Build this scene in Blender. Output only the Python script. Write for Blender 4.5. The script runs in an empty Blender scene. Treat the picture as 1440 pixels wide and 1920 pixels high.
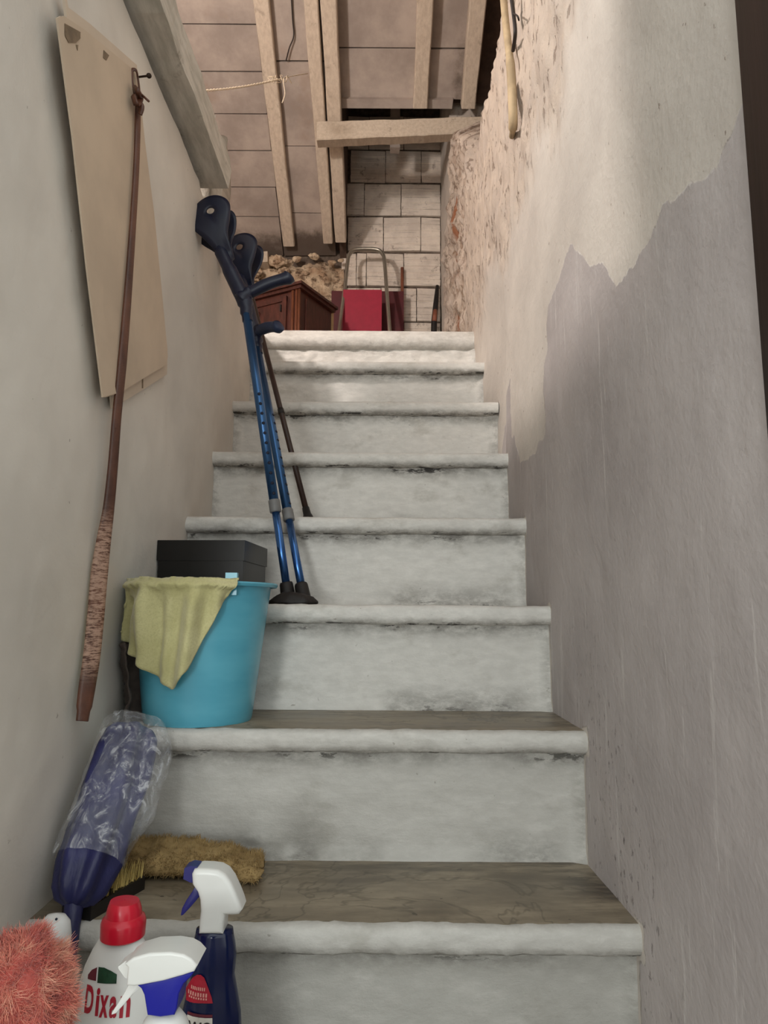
import bpy, bmesh, math, random
import numpy as np
from mathutils import Vector, Matrix, noise
random.seed(7)
R = math.radians
E = 0.6755                      # eye height over the hall floor
# ------------------------------------------------------------------ camera
F_PX, PITCH, ROLL = 1300.4, 0.1451, 0.0066
cam_d = bpy.data.cameras.new('camera'); cam = bpy.data.objects.new('camera', cam_d)
bpy.context.scene.collection.objects.link(cam)
cam_d.sensor_fit = 'VERTICAL'; cam_d.sensor_height = 36; cam_d.lens = 36 * F_PX / 1920
cam_d.clip_start = 0.02
cam.rotation_mode = 'QUATERNION'
cam.location = (0, 0, E)
cam.rotation_quaternion = (Matrix.Rotation(math.pi / 2 + PITCH, 4, 'X') @ Matrix.Rotation(ROLL, 4, 'Z')).to_quaternion()
S = bpy.context.scene; S.camera = cam
# ------------------------------------------------------------------ world, lights, exposure
S.view_settings.view_transform = 'Standard'; S.view_settings.look = 'None'
S.view_settings.gamma = 1; S.view_settings.use_curve_mapping = False
S.view_settings.exposure = 0.0
w = bpy.data.worlds.new('world'); S.world = w; w.use_nodes = True
bg = w.node_tree.nodes['Background']; bg.inputs[0].default_value = (0.95, 1.0, 0.98, 1); bg.inputs[1].default_value = 1.38
def lamp(name, kind, loc, energy, col, target=None, **kw):
    l = bpy.data.lights.new(name, kind); l.energy = energy; l.color = col
    for k, v in kw.items(): setattr(l, k, v)
    o = bpy.data.objects.new(name, l); S.collection.objects.link(o); o.location = loc
    if target: o.rotation_euler = (Vector(target) - Vector(loc)).to_track_quat('-Z', 'Y').to_euler()
    return o
lamp('doorway_daylight', 'AREA', (-1.15, -4.2, E + 0.05), 62, (0.96, 1.0, 0.98), (-0.1, 2.0, E + 0.25), shape='RECTANGLE', size=0.7, size_y=1.0)
lamp('attic_bulb', 'POINT', (-1.44, 1.42, E + 2.21), 137, (1.0, 0.92, 0.86), shadow_soft_size=0.09)

# ------------------------------------------------------------------ helpers
C = S.collection
def ray(px, py):
    u = (px - 720) / F_PX; v = -(py - 960) / F_PX
    c, s = math.cos(ROLL), math.sin(ROLL)
    u, v = u * c - v * s, u * s + v * c
    return Vector((u, math.cos(PITCH) - v * math.sin(PITCH), math.sin(PITCH) + v * math.cos(PITCH)))
def at(px, py, X=None, d=None, Z=None):          # a point of the photograph on a wall (X), a frontal plane (d) or a level (Z)
    r = ray(px, py)
    t = X / r.x if X is not None else d / r.y if d is not None else (Z - E) / r.z
    return Vector((r.x * t, r.y * t, r.z * t + E))
def fbm(p, o=4): return noise.fractal(p, 1.0, 2.0, o)
def sm(a, b, x):
    t = min(1, max(0, (x - a) / (b - a))); return t * t * (3 - 2 * t)

def obj(name, bm, mats, parent=None, smooth=True, angle=None):
    me = bpy.data.meshes.new(name)
    bmesh.ops.recalc_face_normals(bm, faces=bm.faces[:])
    bm.to_mesh(me); bm.free()
    for m in (mats if isinstance(mats, (list, tuple)) else [mats]): me.materials.append(m)
    for p in me.polygons: p.use_smooth = smooth
    if smooth and angle: me.set_sharp_from_angle(angle=R(angle))
    o = bpy.data.objects.new(name, me); C.objects.link(o)
    if parent: attach(o, parent)
    return o
def attach(o, parent):
    o.parent = parent
    root = parent
    m = Matrix.Identity(4)
    while root: m = root.matrix_basis if root.parent is None else m; root = root.parent
    o.matrix_parent_inverse = m.inverted() if parent.parent is None else Matrix.Identity(4)
def thing(name, label, cat, loc=(0, 0, 0), group=None):
    o = bpy.data.objects.new(name, None); C.objects.link(o); o.location = loc
    o.empty_display_size = .05
    bpy.context.view_layer.update()
    return tag(o, label, cat, group)
def tag(o, label, cat, group=None):
    o['label'] = label; o['category'] = cat
    if group: o['group'] = group
    return o
def lab(o, label): o['label'] = label; return o
def struct(o): o['kind'] = 'structure'; return o

def add_box(bm, x0, x1, y0, y1, z0, z1, M=None, mi=0, jit=0):
    vs = []
    for x in (x0, x1):
        for y in (y0, y1):
            for z in (z0, z1):
                p = Vector((x + random.uniform(-jit, jit), y + random.uniform(-jit, jit), z + random.uniform(-jit, jit)))
                vs.append(bm.verts.new(M @ p if M else p))
    for f in ((0, 1, 3, 2), (4, 6, 7, 5), (0, 4, 5, 1), (2, 3, 7, 6), (0, 2, 6, 4), (1, 5, 7, 3)):
        bm.faces.new([vs[i] for i in f]).material_index = mi
    return vs
def bevel(bm, w, seg=2, angle=40):
    ed = [e for e in bm.edges if len(e.link_faces) == 2 and e.calc_face_angle(0) > R(angle)]
    bmesh.ops.bevel(bm, geom=ed, offset=w, segments=seg, profile=.5, affect='EDGES', clamp_overlap=True)
def add_tube(bm, pts, rad, seg=12, flat=1.0, side=None, mi=0, caps=True):
    pts = [Vector(p) for p in pts]; rings = []; up = None
    for i, p in enumerate(pts):
        t = (pts[min(i + 1, len(pts) - 1)] - pts[max(i - 1, 0)]).normalized()
        if up is None:
            up = Vector(side) if side else (Vector((0, 0, 1)) if abs(t.z) < .9 else Vector((1, 0, 0)))
        up = (up - t * up.dot(t)).normalized(); b = t.cross(up)
        r = rad[i] if isinstance(rad, (list, tuple)) else rad
        rings.append([bm.verts.new(p + (up * math.cos(a) + b * math.sin(a) * flat) * r) for a in [2 * math.pi * j / seg for j in range(seg)]])
    for a, b_ in zip(rings, rings[1:]):
        for j in range(seg):
            bm.faces.new((a[j], a[(j + 1) % seg], b_[(j + 1) % seg], b_[j])).material_index = mi
    if caps: bm.faces.new(rings[0][::-1]).material_index = mi; bm.faces.new(rings[-1]).material_index = mi
    return rings
def spline(pts, n=8):
    pts = [Vector(p) for p in pts]; out = []
    for i in range(len(pts) - 1):
        p0, p1, p2, p3 = pts[max(i - 1, 0)], pts[i], pts[i + 1], pts[min(i + 2, len(pts) - 1)]
        for j in range(n):
            t = j / n
            out.append(.5 * ((2 * p1) + (-p0 + p2) * t + (2 * p0 - 5 * p1 + 4 * p2 - p3) * t * t + (-p0 + 3 * p1 - 3 * p2 + p3) * t ** 3))
    return out + [pts[-1]]
def add_lathe(bm, prof, c, seg=32, sx=1, sy=1, M=None, mi=0, fn=None):
    rings = []
    for r, z in prof:
        ring = []
        for j in range(seg):
            a = 2 * math.pi * j / seg
            rr = fn(a, r, z) if fn else r
            p = Vector((c[0] + rr * math.cos(a) * sx, c[1] + rr * math.sin(a) * sy, c[2] + z))
            ring.append(bm.verts.new(M @ p if M else p))
        rings.append(ring)
    for a, b in zip(rings, rings[1:]):
        for j in range(seg): bm.faces.new((a[j], a[(j + 1) % seg], b[(j + 1) % seg], b[j])).material_index = mi
    return rings
def cap(bm, ring, mi=0): bm.faces.new(ring).material_index = mi
def add_prism(bm, poly, fn0, fn1, mi=0):          # poly of (u,v); fn maps (u,v) to each end face
    a = [bm.verts.new(fn0(*p)) for p in poly]; b = [bm.verts.new(fn1(*p)) for p in poly]
    n = len(poly)
    bm.faces.new(a).material_index = mi; bm.faces.new(b[::-1]).material_index = mi
    for i in range(n): bm.faces.new((a[i], b[i], b[(i + 1) % n], a[(i + 1) % n])).material_index = mi
def grid_obj(name, P, mats, parent=None, attrs=None, mask=None, mi=None, smooth=True):
    ni, nj = P.shape[:2]
    idx = np.arange(ni * nj).reshape(ni, nj)
    f = np.stack([idx[:-1, :-1], idx[1:, :-1], idx[1:, 1:], idx[:-1, 1:]], -1).reshape(-1, 4)
    if mask is not None: f = f[mask.reshape(-1)]
    me = bpy.data.meshes.new(name)
    me.from_pydata(P.reshape(-1, 3).tolist(), [], f.tolist())
    for m in (mats if isinstance(mats, (list, tuple)) else [mats]): me.materials.append(m)
    for k, v in (attrs or {}).items():
        a = me.attributes.new(k, 'FLOAT', 'POINT'); a.data.foreach_set('value', np.asarray(v, np.float32).reshape(-1))
    me.polygons.foreach_set('use_smooth', [smooth] * len(me.polygons))
    me.update()
    o = bpy.data.objects.new(name, me); C.objects.link(o)
    if parent: attach(o, parent)
    return o

# ------------------------------------------------------------------ materials
def srgb(r, g, b):
    f = lambda c: (c / 255 / 12.92) if c / 255 <= .04045 else ((c / 255 + .055) / 1.055) ** 2.4
    return (f(r), f(g), f(b), 1)
class NT:
    def __init__(s, name):
        s.m = bpy.data.materials.new(name); s.m.use_nodes = True; s.t = s.m.node_tree
        s.p = s.t.nodes['Principled BSDF']; s.tc = s.t.nodes.new('ShaderNodeTexCoord').outputs['Object']
    def put(s, sock, v):
        if v is None: return
        if hasattr(v, 'is_output') or isinstance(v, bpy.types.NodeSocket): s.t.links.new(v, sock)
        else: sock.default_value = v
    def map(s, sc, rot=(0, 0, 0), vec=None):
        n = s.t.nodes.new('ShaderNodeMapping'); n.inputs['Scale'].default_value = sc; n.inputs['Rotation'].default_value = rot
        s.put(n.inputs[0], vec or s.tc); return n.outputs[0]
    def noise(s, scale, detail=4, rough=.55, vec=None, dist=0):
        n = s.t.nodes.new('ShaderNodeTexNoise'); n.inputs['Scale'].default_value = scale; n.inputs['Detail'].default_value = detail
        n.inputs['Roughness'].default_value = rough; n.inputs['Distortion'].default_value = dist
        s.put(n.inputs['Vector'], vec or s.tc); return n.outputs['Fac']
    def voro(s, scale, vec=None, feat='F1'):
        n = s.t.nodes.new('ShaderNodeTexVoronoi'); n.feature = feat; n.inputs['Scale'].default_value = scale
        s.put(n.inputs['Vector'], vec or s.tc); return n.outputs['Distance']
    def math(s, op, a, b=0.0, c=None):
        n = s.t.nodes.new('ShaderNodeMath'); n.operation = op; s.put(n.inputs[0], a); s.put(n.inputs[1], b)
        if c is not None: s.put(n.inputs[2], c)
        return n.outputs[0]
    def step(s, x, a, b, lo=0.0, hi=1.0):
        n = s.t.nodes.new('ShaderNodeMapRange'); n.interpolation_type = 'SMOOTHSTEP'; s.put(n.inputs[0], x)
        for i, v in enumerate((a, b, lo, hi)): n.inputs[i + 1].default_value = v
        return n.outputs[0]
    def mix(s, f, a, b):
        n = s.t.nodes.new('ShaderNodeMix'); n.data_type = 'RGBA'
        s.put(n.inputs[0], f); s.put(n.inputs[6], a); s.put(n.inputs[7], b); return n.outputs[2]
    def attr(s, name):
        n = s.t.nodes.new('ShaderNodeAttribute'); n.attribute_name = name; return n.outputs['Fac']
    def bump(s, h, strength=.5, dist=.01, prev=None):
        n = s.t.nodes.new('ShaderNodeBump'); n.inputs['Strength'].default_value = strength; n.inputs['Distance'].default_value = dist
        s.put(n.inputs['Height'], h)
        if prev: s.put(n.inputs['Normal'], prev)
        return n.outputs[0]
    def out(s, col=None, rough=None, normal=None, metal=None, **kw):
        s.put(s.p.inputs['Base Color'], col); s.put(s.p.inputs['Roughness'], rough); s.put(s.p.inputs['Normal'], normal); s.put(s.p.inputs['Metallic'], metal)
        for k, v in kw.items(): s.put(s.p.inputs[k], v)
        return s.m
def simple(name, col, rough=.5, var=.12, scale=30, bump=0, metal=0, stretch=(1, 1, 1), bscale=None, **kw):
    n = NT(name); v = n.map(stretch)
    f = n.noise(scale, 4, .6, v)
    dark = tuple(c * (1 - var) for c in col[:3]) + (1,); lite = tuple(min(1, c * (1 + var)) for c in col[:3]) + (1,)
    nb = n.bump(n.noise(bscale or scale * 2, 3, .6, v), bump, .003) if bump else None
    return n.out(n.mix(n.step(f, .3, .7), dark, lite), rough, nb, metal, **kw)

WHITE = srgb(221, 217, 206)
# painted stair faces: brushed white paint, grime held by the edges
def stair_paint():
    n = NT('stair_white_paint')
    brush = n.noise(26, 5, .65, n.map((1, 1, 2.6)))
    big = n.noise(5, 3, .6)
    col = n.mix(n.step(brush, .3, .8), srgb(212, 209, 203), srgb(229, 226, 220))
    col = n.mix(n.step(n.noise(7, 5, .68, n.map((1, 1, 1.6))), .54, .70, 0, .42), col, srgb(172, 167, 157))
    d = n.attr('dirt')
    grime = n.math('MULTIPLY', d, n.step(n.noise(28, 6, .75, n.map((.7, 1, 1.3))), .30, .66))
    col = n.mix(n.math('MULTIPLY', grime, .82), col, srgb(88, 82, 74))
    chip = n.math('MULTIPLY', n.step(d, .55, .9), n.step(n.noise(34, 5, .7, n.map((.4, 1, 1.2))), .555, .60))
    col = n.mix(n.math('MULTIPLY', chip, .92), col, srgb(38, 32, 27))
    spk = n.step(n.noise(75, 2, .5), .74, .78)
    col = n.mix(n.math('MULTIPLY', spk, .45), col, srgb(110, 100, 86))
    col = n.mix(n.math('MULTIPLY', n.attr('wear_shade'), n.step(n.noise(9, 5, .65, n.map((1, 1, 2))), .1, .6, .55, 1)), col, srgb(128, 126, 118))  # greys the lowest steps, putting their weaker light into the paint colour
    h = n.math('ADD', n.math('MULTIPLY', brush, 1.0), n.math('MULTIPLY', n.noise(70, 4, .7), .8))
    return n.out(col, .62, n.bump(n.math('SUBTRACT', h, chip), .40, .004))
M_STAIR = stair_paint()
def marble():
    n = NT('worn_marble_tread')
    v = n.map((1, 1.5, 1), (0, 0, .5))
    a = n.noise(5, 5, .55, v, .6); b = n.noise(26, 5, .7)
    col = n.mix(n.step(a, .32, .66), srgb(122, 110, 92), srgb(160, 147, 126))
    col = n.mix(n.step(b, .5, .8, 0, .45), col, srgb(104, 94, 78))
    vein = n.math('ABSOLUTE', n.math('SUBTRACT', n.noise(3.2, 4, .6, v, 1.5), .5))
    col = n.mix(n.step(vein, 0.0, .022, .45, 0), col, srgb(78, 72, 58))
    d = n.attr('dirt')
    g = n.math('MULTIPLY', d, n.step(n.noise(20, 5, .7, n.map((.4, 2, 1))), .35, .62))
    col = n.mix(n.math('MULTIPLY', g, .85), col, srgb(52, 45, 36))
    sp = n.step(n.noise(48, 3, .5), .70, .74)
    col = n.mix(n.math('MULTIPLY', sp, .7), col, srgb(60, 52, 40))
    return n.out(col, n.step(a, .3, .7, .34, .5), n.bump(b, .15, .002))
M_MARBLE = marble()
def wall_paint(name, c0, c1, rough_attr=False):
    n = NT(name)
    big = n.noise(2.2, 4, .6)
    col = n.mix(n.step(big, .3, .72), c0, c1)
    fine = n.noise(120, 3, .6); mid = n.noise(14, 4, .6)
    spk = n.math('MULTIPLY', n.step(n.noise(66, 4, .6, n.map((1, 1, .9))), .71, .74), .5)
    col = n.mix(spk, col, srgb(112, 96, 82))
    h = n.math('ADD', n.math('MULTIPLY', fine, .35), n.math('MULTIPLY', mid, 1.2))
    return n, col, h
n, col, h = wall_paint('left_wall_paint', srgb(206, 199, 190), srgb(226, 219, 209))
M_LWALL = n.out(col, .75, n.bump(h, .30, .005))
def right_wall_mat():
    n = NT('right_wall_plaster')
    wh = n.mix(n.step(n.noise(2.5, 4, .6), .3, .7), srgb(194, 185, 176), srgb(213, 204, 194))
    # old grey limewash under a ragged white top coat
    gr = n.mix(n.step(n.noise(3.0, 5, .6), .28, .72), srgb(170, 161, 159), srgb(189, 180, 177))
    st = n.step(n.noise(30, 5, .72, n.map((1, 1.6, .09))), .585, .66)
    gr = n.mix(n.math('MULTIPLY', st, .6), gr, srgb(205, 198, 194))
    sc = n.math('MULTIPLY', n.step(n.noise(70, 5, .7, n.map((1, 1, .6))), .58, .66), n.attr('scuff'))
    gr = n.mix(n.math('MULTIPLY', sc, .6), gr, srgb(84, 74, 72))
    sd = n.math('ADD', n.attr('patch'), n.math('MULTIPLY', n.math('SUBTRACT', n.noise(22, 4, .6), .5), .035))
    pf = n.step(sd, -.002, .002)
    ro = n.attr('rough')
    pink = n.mix(n.step(n.noise(9, 5, .65), .35, .7), srgb(205, 186, 168), srgb(186, 169, 156))
    wh = n.mix(n.math('MULTIPLY', ro, .75), wh, pink)
    wh = n.mix(n.math('MULTIPLY', n.attr('rubble'), n.step(n.noise(17, 6, .72, n.map((1, 1, .6))), .44, .60)), wh, srgb(128, 98, 74))
    pit = n.math('MULTIPLY', n.step(n.noise(40, 5, .66, n.map((1, 1, .40))), .575, .625), ro)
    hol = n.attr('hole')
    dk = n.math('MAXIMUM', n.math('MULTIPLY', pit, .72), n.step(hol, .35, .75))
    wh = n.mix(n.math('MULTIPLY', n.math('MULTIPLY', n.step(n.noise(62, 4, .6, n.map((1, 1, .75))), .69, .72), .7), n.math('SUBTRACT', 1.0, ro)), wh, srgb(120, 100, 86))
    wh = n.mix(n.math('MULTIPLY', dk, .85), wh, srgb(104, 80, 62))
    ru = n.math('MULTIPLY', n.attr('rust'), n.step(n.noise(30, 4, .7), .28, .45))
    wh = n.mix(n.math('MULTIPLY', ru, .85), wh, srgb(146, 84, 44))
    col = n.mix(pf, wh, gr)
    h = n.math('ADD', n.math('MULTIPLY', n.noise(110, 4, .65), .3), n.math('MULTIPLY', n.noise(16, 3, .6), .9))
    h = n.math('ADD', h, n.math('MULTIPLY', n.math('MULTIPLY', n.noise(55, 6, .8, n.map((1, 1, .7))), ro), 2.2))
    h = n.math('SUBTRACT', h, n.math('MULTIPLY', dk, 2.5))
    h = n.math('SUBTRACT', h, n.math('MULTIPLY', pf, .25))
    return n.out(col, .8, n.bump(h, .55, .007))
M_RWALL = right_wall_mat()
def beam_mat(name, c0, c1, dirt=.5):
    n = NT(name)
    g = n.noise(9, 5, .65, n.map((6, 1, 6)))
    col = n.mix(n.step(g, .3, .7), c0, c1)
    b = n.noise(16, 5, .7)
    col = n.mix(n.math('MULTIPLY', n.step(b, .58, .74), dirt), col, srgb(96, 76, 60))
    return n.out(col, .75, n.bump(n.math('ADD', g, n.noise(60, 3, .6)), .3, .004))
M_RAFTER = beam_mat('whitewashed_rafter', srgb(182, 166, 149), srgb(202, 187, 169), .4)
M_BEAM = beam_mat('whitewashed_beam', srgb(180, 165, 147), srgb(200, 186, 168), .6)
M_FBEAM = beam_mat('grey_painted_beam', srgb(176, 170, 158), srgb(208, 201, 190), .6)
def tile_mat():
    n = NT('whitewashed_roof_tile')
    a = n.noise(3.5, 5, .65)
    col = n.mix(n.step(a, .32, .7), srgb(146, 134, 126), srgb(176, 163, 153))
    b = n.noise(2.3, 4, .6, n.map((1, 1, 1)))
    col = n.mix(n.math('MULTIPLY', n.step(b, .57, .68), .35), col, srgb(140, 116, 98))
    st = n.attr('stain')
    col = n.mix(n.math('MULTIPLY', n.step(n.math('ADD', st, n.math('MULTIPLY', n.noise(9, 5, .7), .7)), .75, 1.15), .85), col, srgb(68, 54, 44))
    return n.out(col, .8, n.bump(n.noise(40, 4, .6, n.map((3, 1, 1))), .25, .003))
M_TILE = tile_mat()
M_DARKWOOD = simple('dark_roof_boards', srgb(74, 56, 46), .8, .3, 12, .3)
def brick_mat():
    n = NT('whitewashed_hollow_brick')
    a = n.noise(7, 5, .65)
    col = n.mix(n.step(a, .32, .7), srgb(208, 196, 184), srgb(234, 222, 208))
    ln = n.step(n.noise(7, 4, .7, n.map((.6, 1, 10))), .54, .66)
    col = n.mix(n.math('MULTIPLY', ln, .38), col, srgb(112, 98, 88))
    col = n.mix(n.math('MULTIPLY', n.step(n.noise(18, 6, .74), .57, .68), .6), col, srgb(112, 94, 80))
    return n.out(col, .85, n.bump(n.noise(50, 4, .6), .3, .003))
M_BRICK = brick_mat()
M_MORTAR = simple('old_mortar', srgb(96, 84, 74), .9, .4, 24, .6)
def rubble_mat():
    n = NT('lime_rubble')
    a = n.noise(8, 6, .7)
    col = n.mix(n.step(a, .35, .65), srgb(170, 140, 112), srgb(222, 202, 174))
    b = n.noise(19, 6, .75)
    col = n.mix(n.math('MULTIPLY', n.step(b, .47, .62), .85), col, srgb(90, 66, 48))
    return n.out(col, .9, n.bump(n.noise(30, 6, .75), .9, .012))
M_RUBBLE = rubble_mat()
M_FLOOR = simple('hall_floor_tiles', srgb(120, 108, 92), .6, .2, 8, .1)
M_ATTFLOOR = simple('attic_cement', srgb(196, 186, 172), .8, .12, 10, .3)
M_JAMB = simple('dark_brown_varnish', srgb(28, 16, 14), .4, .3, 8, .1, stretch=(8, 8, .5))

# ------------------------------------------------------------------ stairs
H, T, D1, N = 0.2314, 0.24, 1.0707, 0.035
XL, XR, DB = -0.5103, 0.3732, 4.7
def zs(k): return k * H + {1: -.001, 2: .001, 3: .0, 4: -.001, 5: -.002, 6: .0, 7: .0, 8: -.002}.get(k, 0)
def dn(k): return D1 + (k - 1) * T
stairs = thing('staircase', 'steep whitewashed staircase of eight worn marble steps between plaster walls', 'staircase', (-.07, D1, 0))
def th(k): return .082 if k == 8 else .043
for k in range(1, 9):
    z1 = zs(k) - th(k); z0 = zs(k - 1) if k > 1 else 0
    dr = dn(k) + N + (-.012 if k == 8 else 0)
    nx, nz = 96, 26
    P = np.zeros((nx + 1, nz + 1, 3)); dirt = np.zeros((nx + 1, nz + 1))
    xl, xr = XL - .012, XR + .012
    for i in range(nx + 1):
        x = xl + (xr - xl) * i / nx
        for j in range(nz + 1):
            t = j / nz; z = z0 - .003 + (z1 + .006 - z0) * t
            y = dr + .0035 * fbm(Vector((x * 3, k * 5, z * 6))) + .0016 * fbm(Vector((x * 14, k * 3, z * 25)))
            if k == 8: y += .004 * fbm(Vector((x * 30, 2, z * 30)))
            e = min(x - XL, XR - x)
            y -= .012 * (1 - sm(0, .03, XR - x)) + .012 * (1 - sm(0, .03, x - XL))       # rounded plaster fillet at the walls
            y -= .010 * (1 - sm(0, .02, z - z0))
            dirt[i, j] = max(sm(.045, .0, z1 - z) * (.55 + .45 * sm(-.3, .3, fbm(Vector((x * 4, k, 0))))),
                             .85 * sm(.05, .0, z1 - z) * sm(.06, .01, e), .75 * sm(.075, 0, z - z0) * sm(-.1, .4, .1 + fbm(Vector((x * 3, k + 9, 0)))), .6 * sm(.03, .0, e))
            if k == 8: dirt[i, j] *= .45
            P[i, j] = (x, y, z)
    rs = grid_obj('riser', P, M_STAIR, stairs, {'dirt': dirt, 'wear_shade': np.full(dirt.shape, {1: .62, 2: .40, 3: .12}.get(k, .0))})  # lower risers toned greyer to stand for the shade down there
    # tread slab, swept along x
    d0, d1 = dn(k), (dn(k + 1) + N + .01 if k < 8 else dn(8) + .25)
    zt, tt = zs(k), th(k)
    if k < 8: prof = [(d1, zt), ((d0 + d1) / 2, zt), (d0 + .016, zt), (d0 + .006, zt - .0025), (d0 + .001, zt - .009), (d0, zt - .018), (d0 + .0005, zt - tt * .62), (d0 + .004, zt - tt * .84), (d0 + .012, zt - tt * .97), (d0 + .022, zt - tt), (d1, zt - tt)]
    else: prof = [(d1, zt), ((d0 + d1) / 2, zt), (d0 + .03, zt), (d0 + .014, zt - .004), (d0 + .008, zt - .016), (d0 + .004, zt - .024), (d0 - .002, zt - .034), (d0 - .003, zt - .05), (d0 + .002, zt - .066), (d0 + .016, zt - tt), (d1, zt - tt)]
    nx = 110
    P = np.zeros((nx + 1, len(prof), 3)); dirt = np.zeros((nx + 1, len(prof)))
    for i in range(nx + 1):
        x = XL - .012 + (XR - XL + .024) * i / nx
        for j, (y, z) in enumerate(prof):
            o = .0028 * fbm(Vector((x * 9, k * 7 + j * .15, 1))) + .0022 * fbm(Vector((x * 40, k * 7 + j * .5, 4)))
            e = min(x - XL, XR - x)
            if 2 <= j <= 9: y += o - .002 * sm(.04, 0, e); z += o * .6
            P[i, j] = (x, y, z)
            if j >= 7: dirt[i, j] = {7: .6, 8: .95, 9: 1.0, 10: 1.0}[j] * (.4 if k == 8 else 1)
            elif j <= 1: dirt[i, j] = .25 + .75 * sm(.12, 0, XR - x) if j == 1 else .9
            elif j == 2: dirt[i, j] = .35
            else: dirt[i, j] = .16
    tr = grid_obj('tread', P, [M_STAIR, M_MARBLE], stairs, {'dirt': dirt, 'wear_shade': np.full(dirt.shape, {1: .32, 2: .2}.get(k, .0))})  # same painted shade on the lowest nosings
    mi = np.zeros((nx, len(prof) - 1), np.int32); mi[:, :2] = 1
    tr.data.polygons.foreach_set('material_index', mi.reshape(-1))

# ------------------------------------------------------------------ floors
bm = bmesh.new(); add_box(bm, -1.6, 1.2, -2.2, dn(1) + N + .01, -.05, 0); struct(obj('floor', bm, M_FLOOR, smooth=False))
ZA = zs(8)
attic = bmesh.new()
add_box(attic, -2.7, XR + .3, dn(8) + .2, DB + .1, ZA - .06, ZA - .001)
add_box(attic, -2.7, XL - .10, .2, dn(8) + .2, ZA - .06, ZA - .001)
struct(obj('floor', attic, M_ATTFLOOR, smooth=False))

# ------------------------------------------------------------------ left wall
def left_x(y, z):
    b = .006 * fbm(Vector((y * 2.2, z * 2.2, 3))) + .0016 * fbm(Vector((y * 12, z * 12, 8)))
    return XL + b - .004
ny, nz = 260, 150
P = np.zeros((ny + 1, nz + 1, 3))
for i in range(ny + 1):
    y = .42 + (2.86 - .42) * i / ny
    for j in range(nz + 1):
        z = -.01 + (ZA + .01) * j / nz
        x = left_x(y, z)
        x -= .02 * sm(.02, 0, ZA - z) * sm(1.75, 1.85, y)
        P[i, j] = (x, y, z)
wl = struct(grid_obj('wall_left', P, M_LWALL))
bm = bmesh.new()
add_box(bm, XL - .13, XL - .03, .42, 2.86, 0, ZA - .005)
obj('masonry_core', bm, M_MORTAR, wl, smooth=False)
bm = bmesh.new()                                    # stub of broken wall past the end of the floor beam
P0 = [(1.86, ZA - .05), (2.08, ZA - .05), (2.09, ZA + .24), (2.03, ZA + .33), (1.93, ZA + .27), (1.86, ZA + .28)]
add_prism(bm, P0, lambda u, v: Vector((XL + .002, u, v)), lambda u, v: Vector((XL - .13, u, v)))
bmesh.ops.subdivide_edges(bm, edges=bm.edges[:], cuts=4, use_grid_fill=True)
for v in bm.verts: v.co += Vector((.5, 1, 1)) * .014 * fbm(v.co * 14)
obj('wall_stub', bm, M_FBEAM, wl)

# ------------------------------------------------------------------ right wall: plastered below, rough rubble above the attic floor
HL = E + 1.90                                       # top of the low wall beside the stairwell
patch_px = [(1444, 150), (1404, 178), (1378, 212), (1340, 310), (1300, 345), (1240, 385), (1228, 420), (1215, 450), (1190, 490), (1152, 534), (1136, 508), (1122, 487), (1112, 502), (1098, 486),
            (1072, 455), (1058, 490), (1045, 530), (1028, 570), (1024, 610), (1025, 650), (1018, 690), (1017, 735), (1023, 780), (1021, 818), (1010, 830), (1006, 850), (990, 860), (977, 867), (971, 840), (967, 818), (962, 822), (957, 780), (955, 705), (948, 740), (937, 800), (933, 846)]
poly = [((p := at(a, b, X=XR)).y, p.z) for a, b in patch_px]
poly = [(-.5, poly[0][1] + .1)] + poly + [(2.3, .9), (2.3, -.3), (-.5, -.3)]
ny, nz = 420, 300
Y = np.linspace(.46, DB + .02, ny + 1); Zs = np.linspace(-.01, 4.55, nz + 1)
YY, ZZ = np.meshgrid(Y, Zs, indexing='ij')
dist = np.full(YY.shape, 1e9); inside = np.zeros(YY.shape, bool)
for (a, b), (c, d) in zip(poly, poly[1:] + poly[:1]):
    ex, ez = c - a, d - b
    t = np.clip(((YY - a) * ex + (ZZ - b) * ez) / (ex * ex + ez * ez), 0, 1)
    dist = np.minimum(dist, np.hypot(YY - a - t * ex, ZZ - b - t * ez))
    if d != b: inside ^= ((b > ZZ) != (d > ZZ)) & (YY < (c - a) * (ZZ - b) / (d - b) + a)
patch = np.where(inside, dist, -dist)
for k in range(1, 9):                               # white band a finger's width wide on the wall beside each step
    for (ya, yb, za, zb) in ((dn(k) - .004, dn(k) + .03, zs(k) - th(k), zs(k) + .004), (dn(k) + .012, dn(k) + N + .01, zs(k - 1), zs(k))):
        q = np.maximum(np.maximum(ya - YY, YY - yb), np.maximum(za - ZZ, ZZ - zb)); patch = np.minimum(patch, q)
rough = np.zeros(YY.shape); hole = np.zeros(YY.shape); rust = np.zeros(YY.shape); rubble = np.zeros(YY.shape); scuff = np.zeros(YY.shape); XX = np.zeros(YY.shape)
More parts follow.
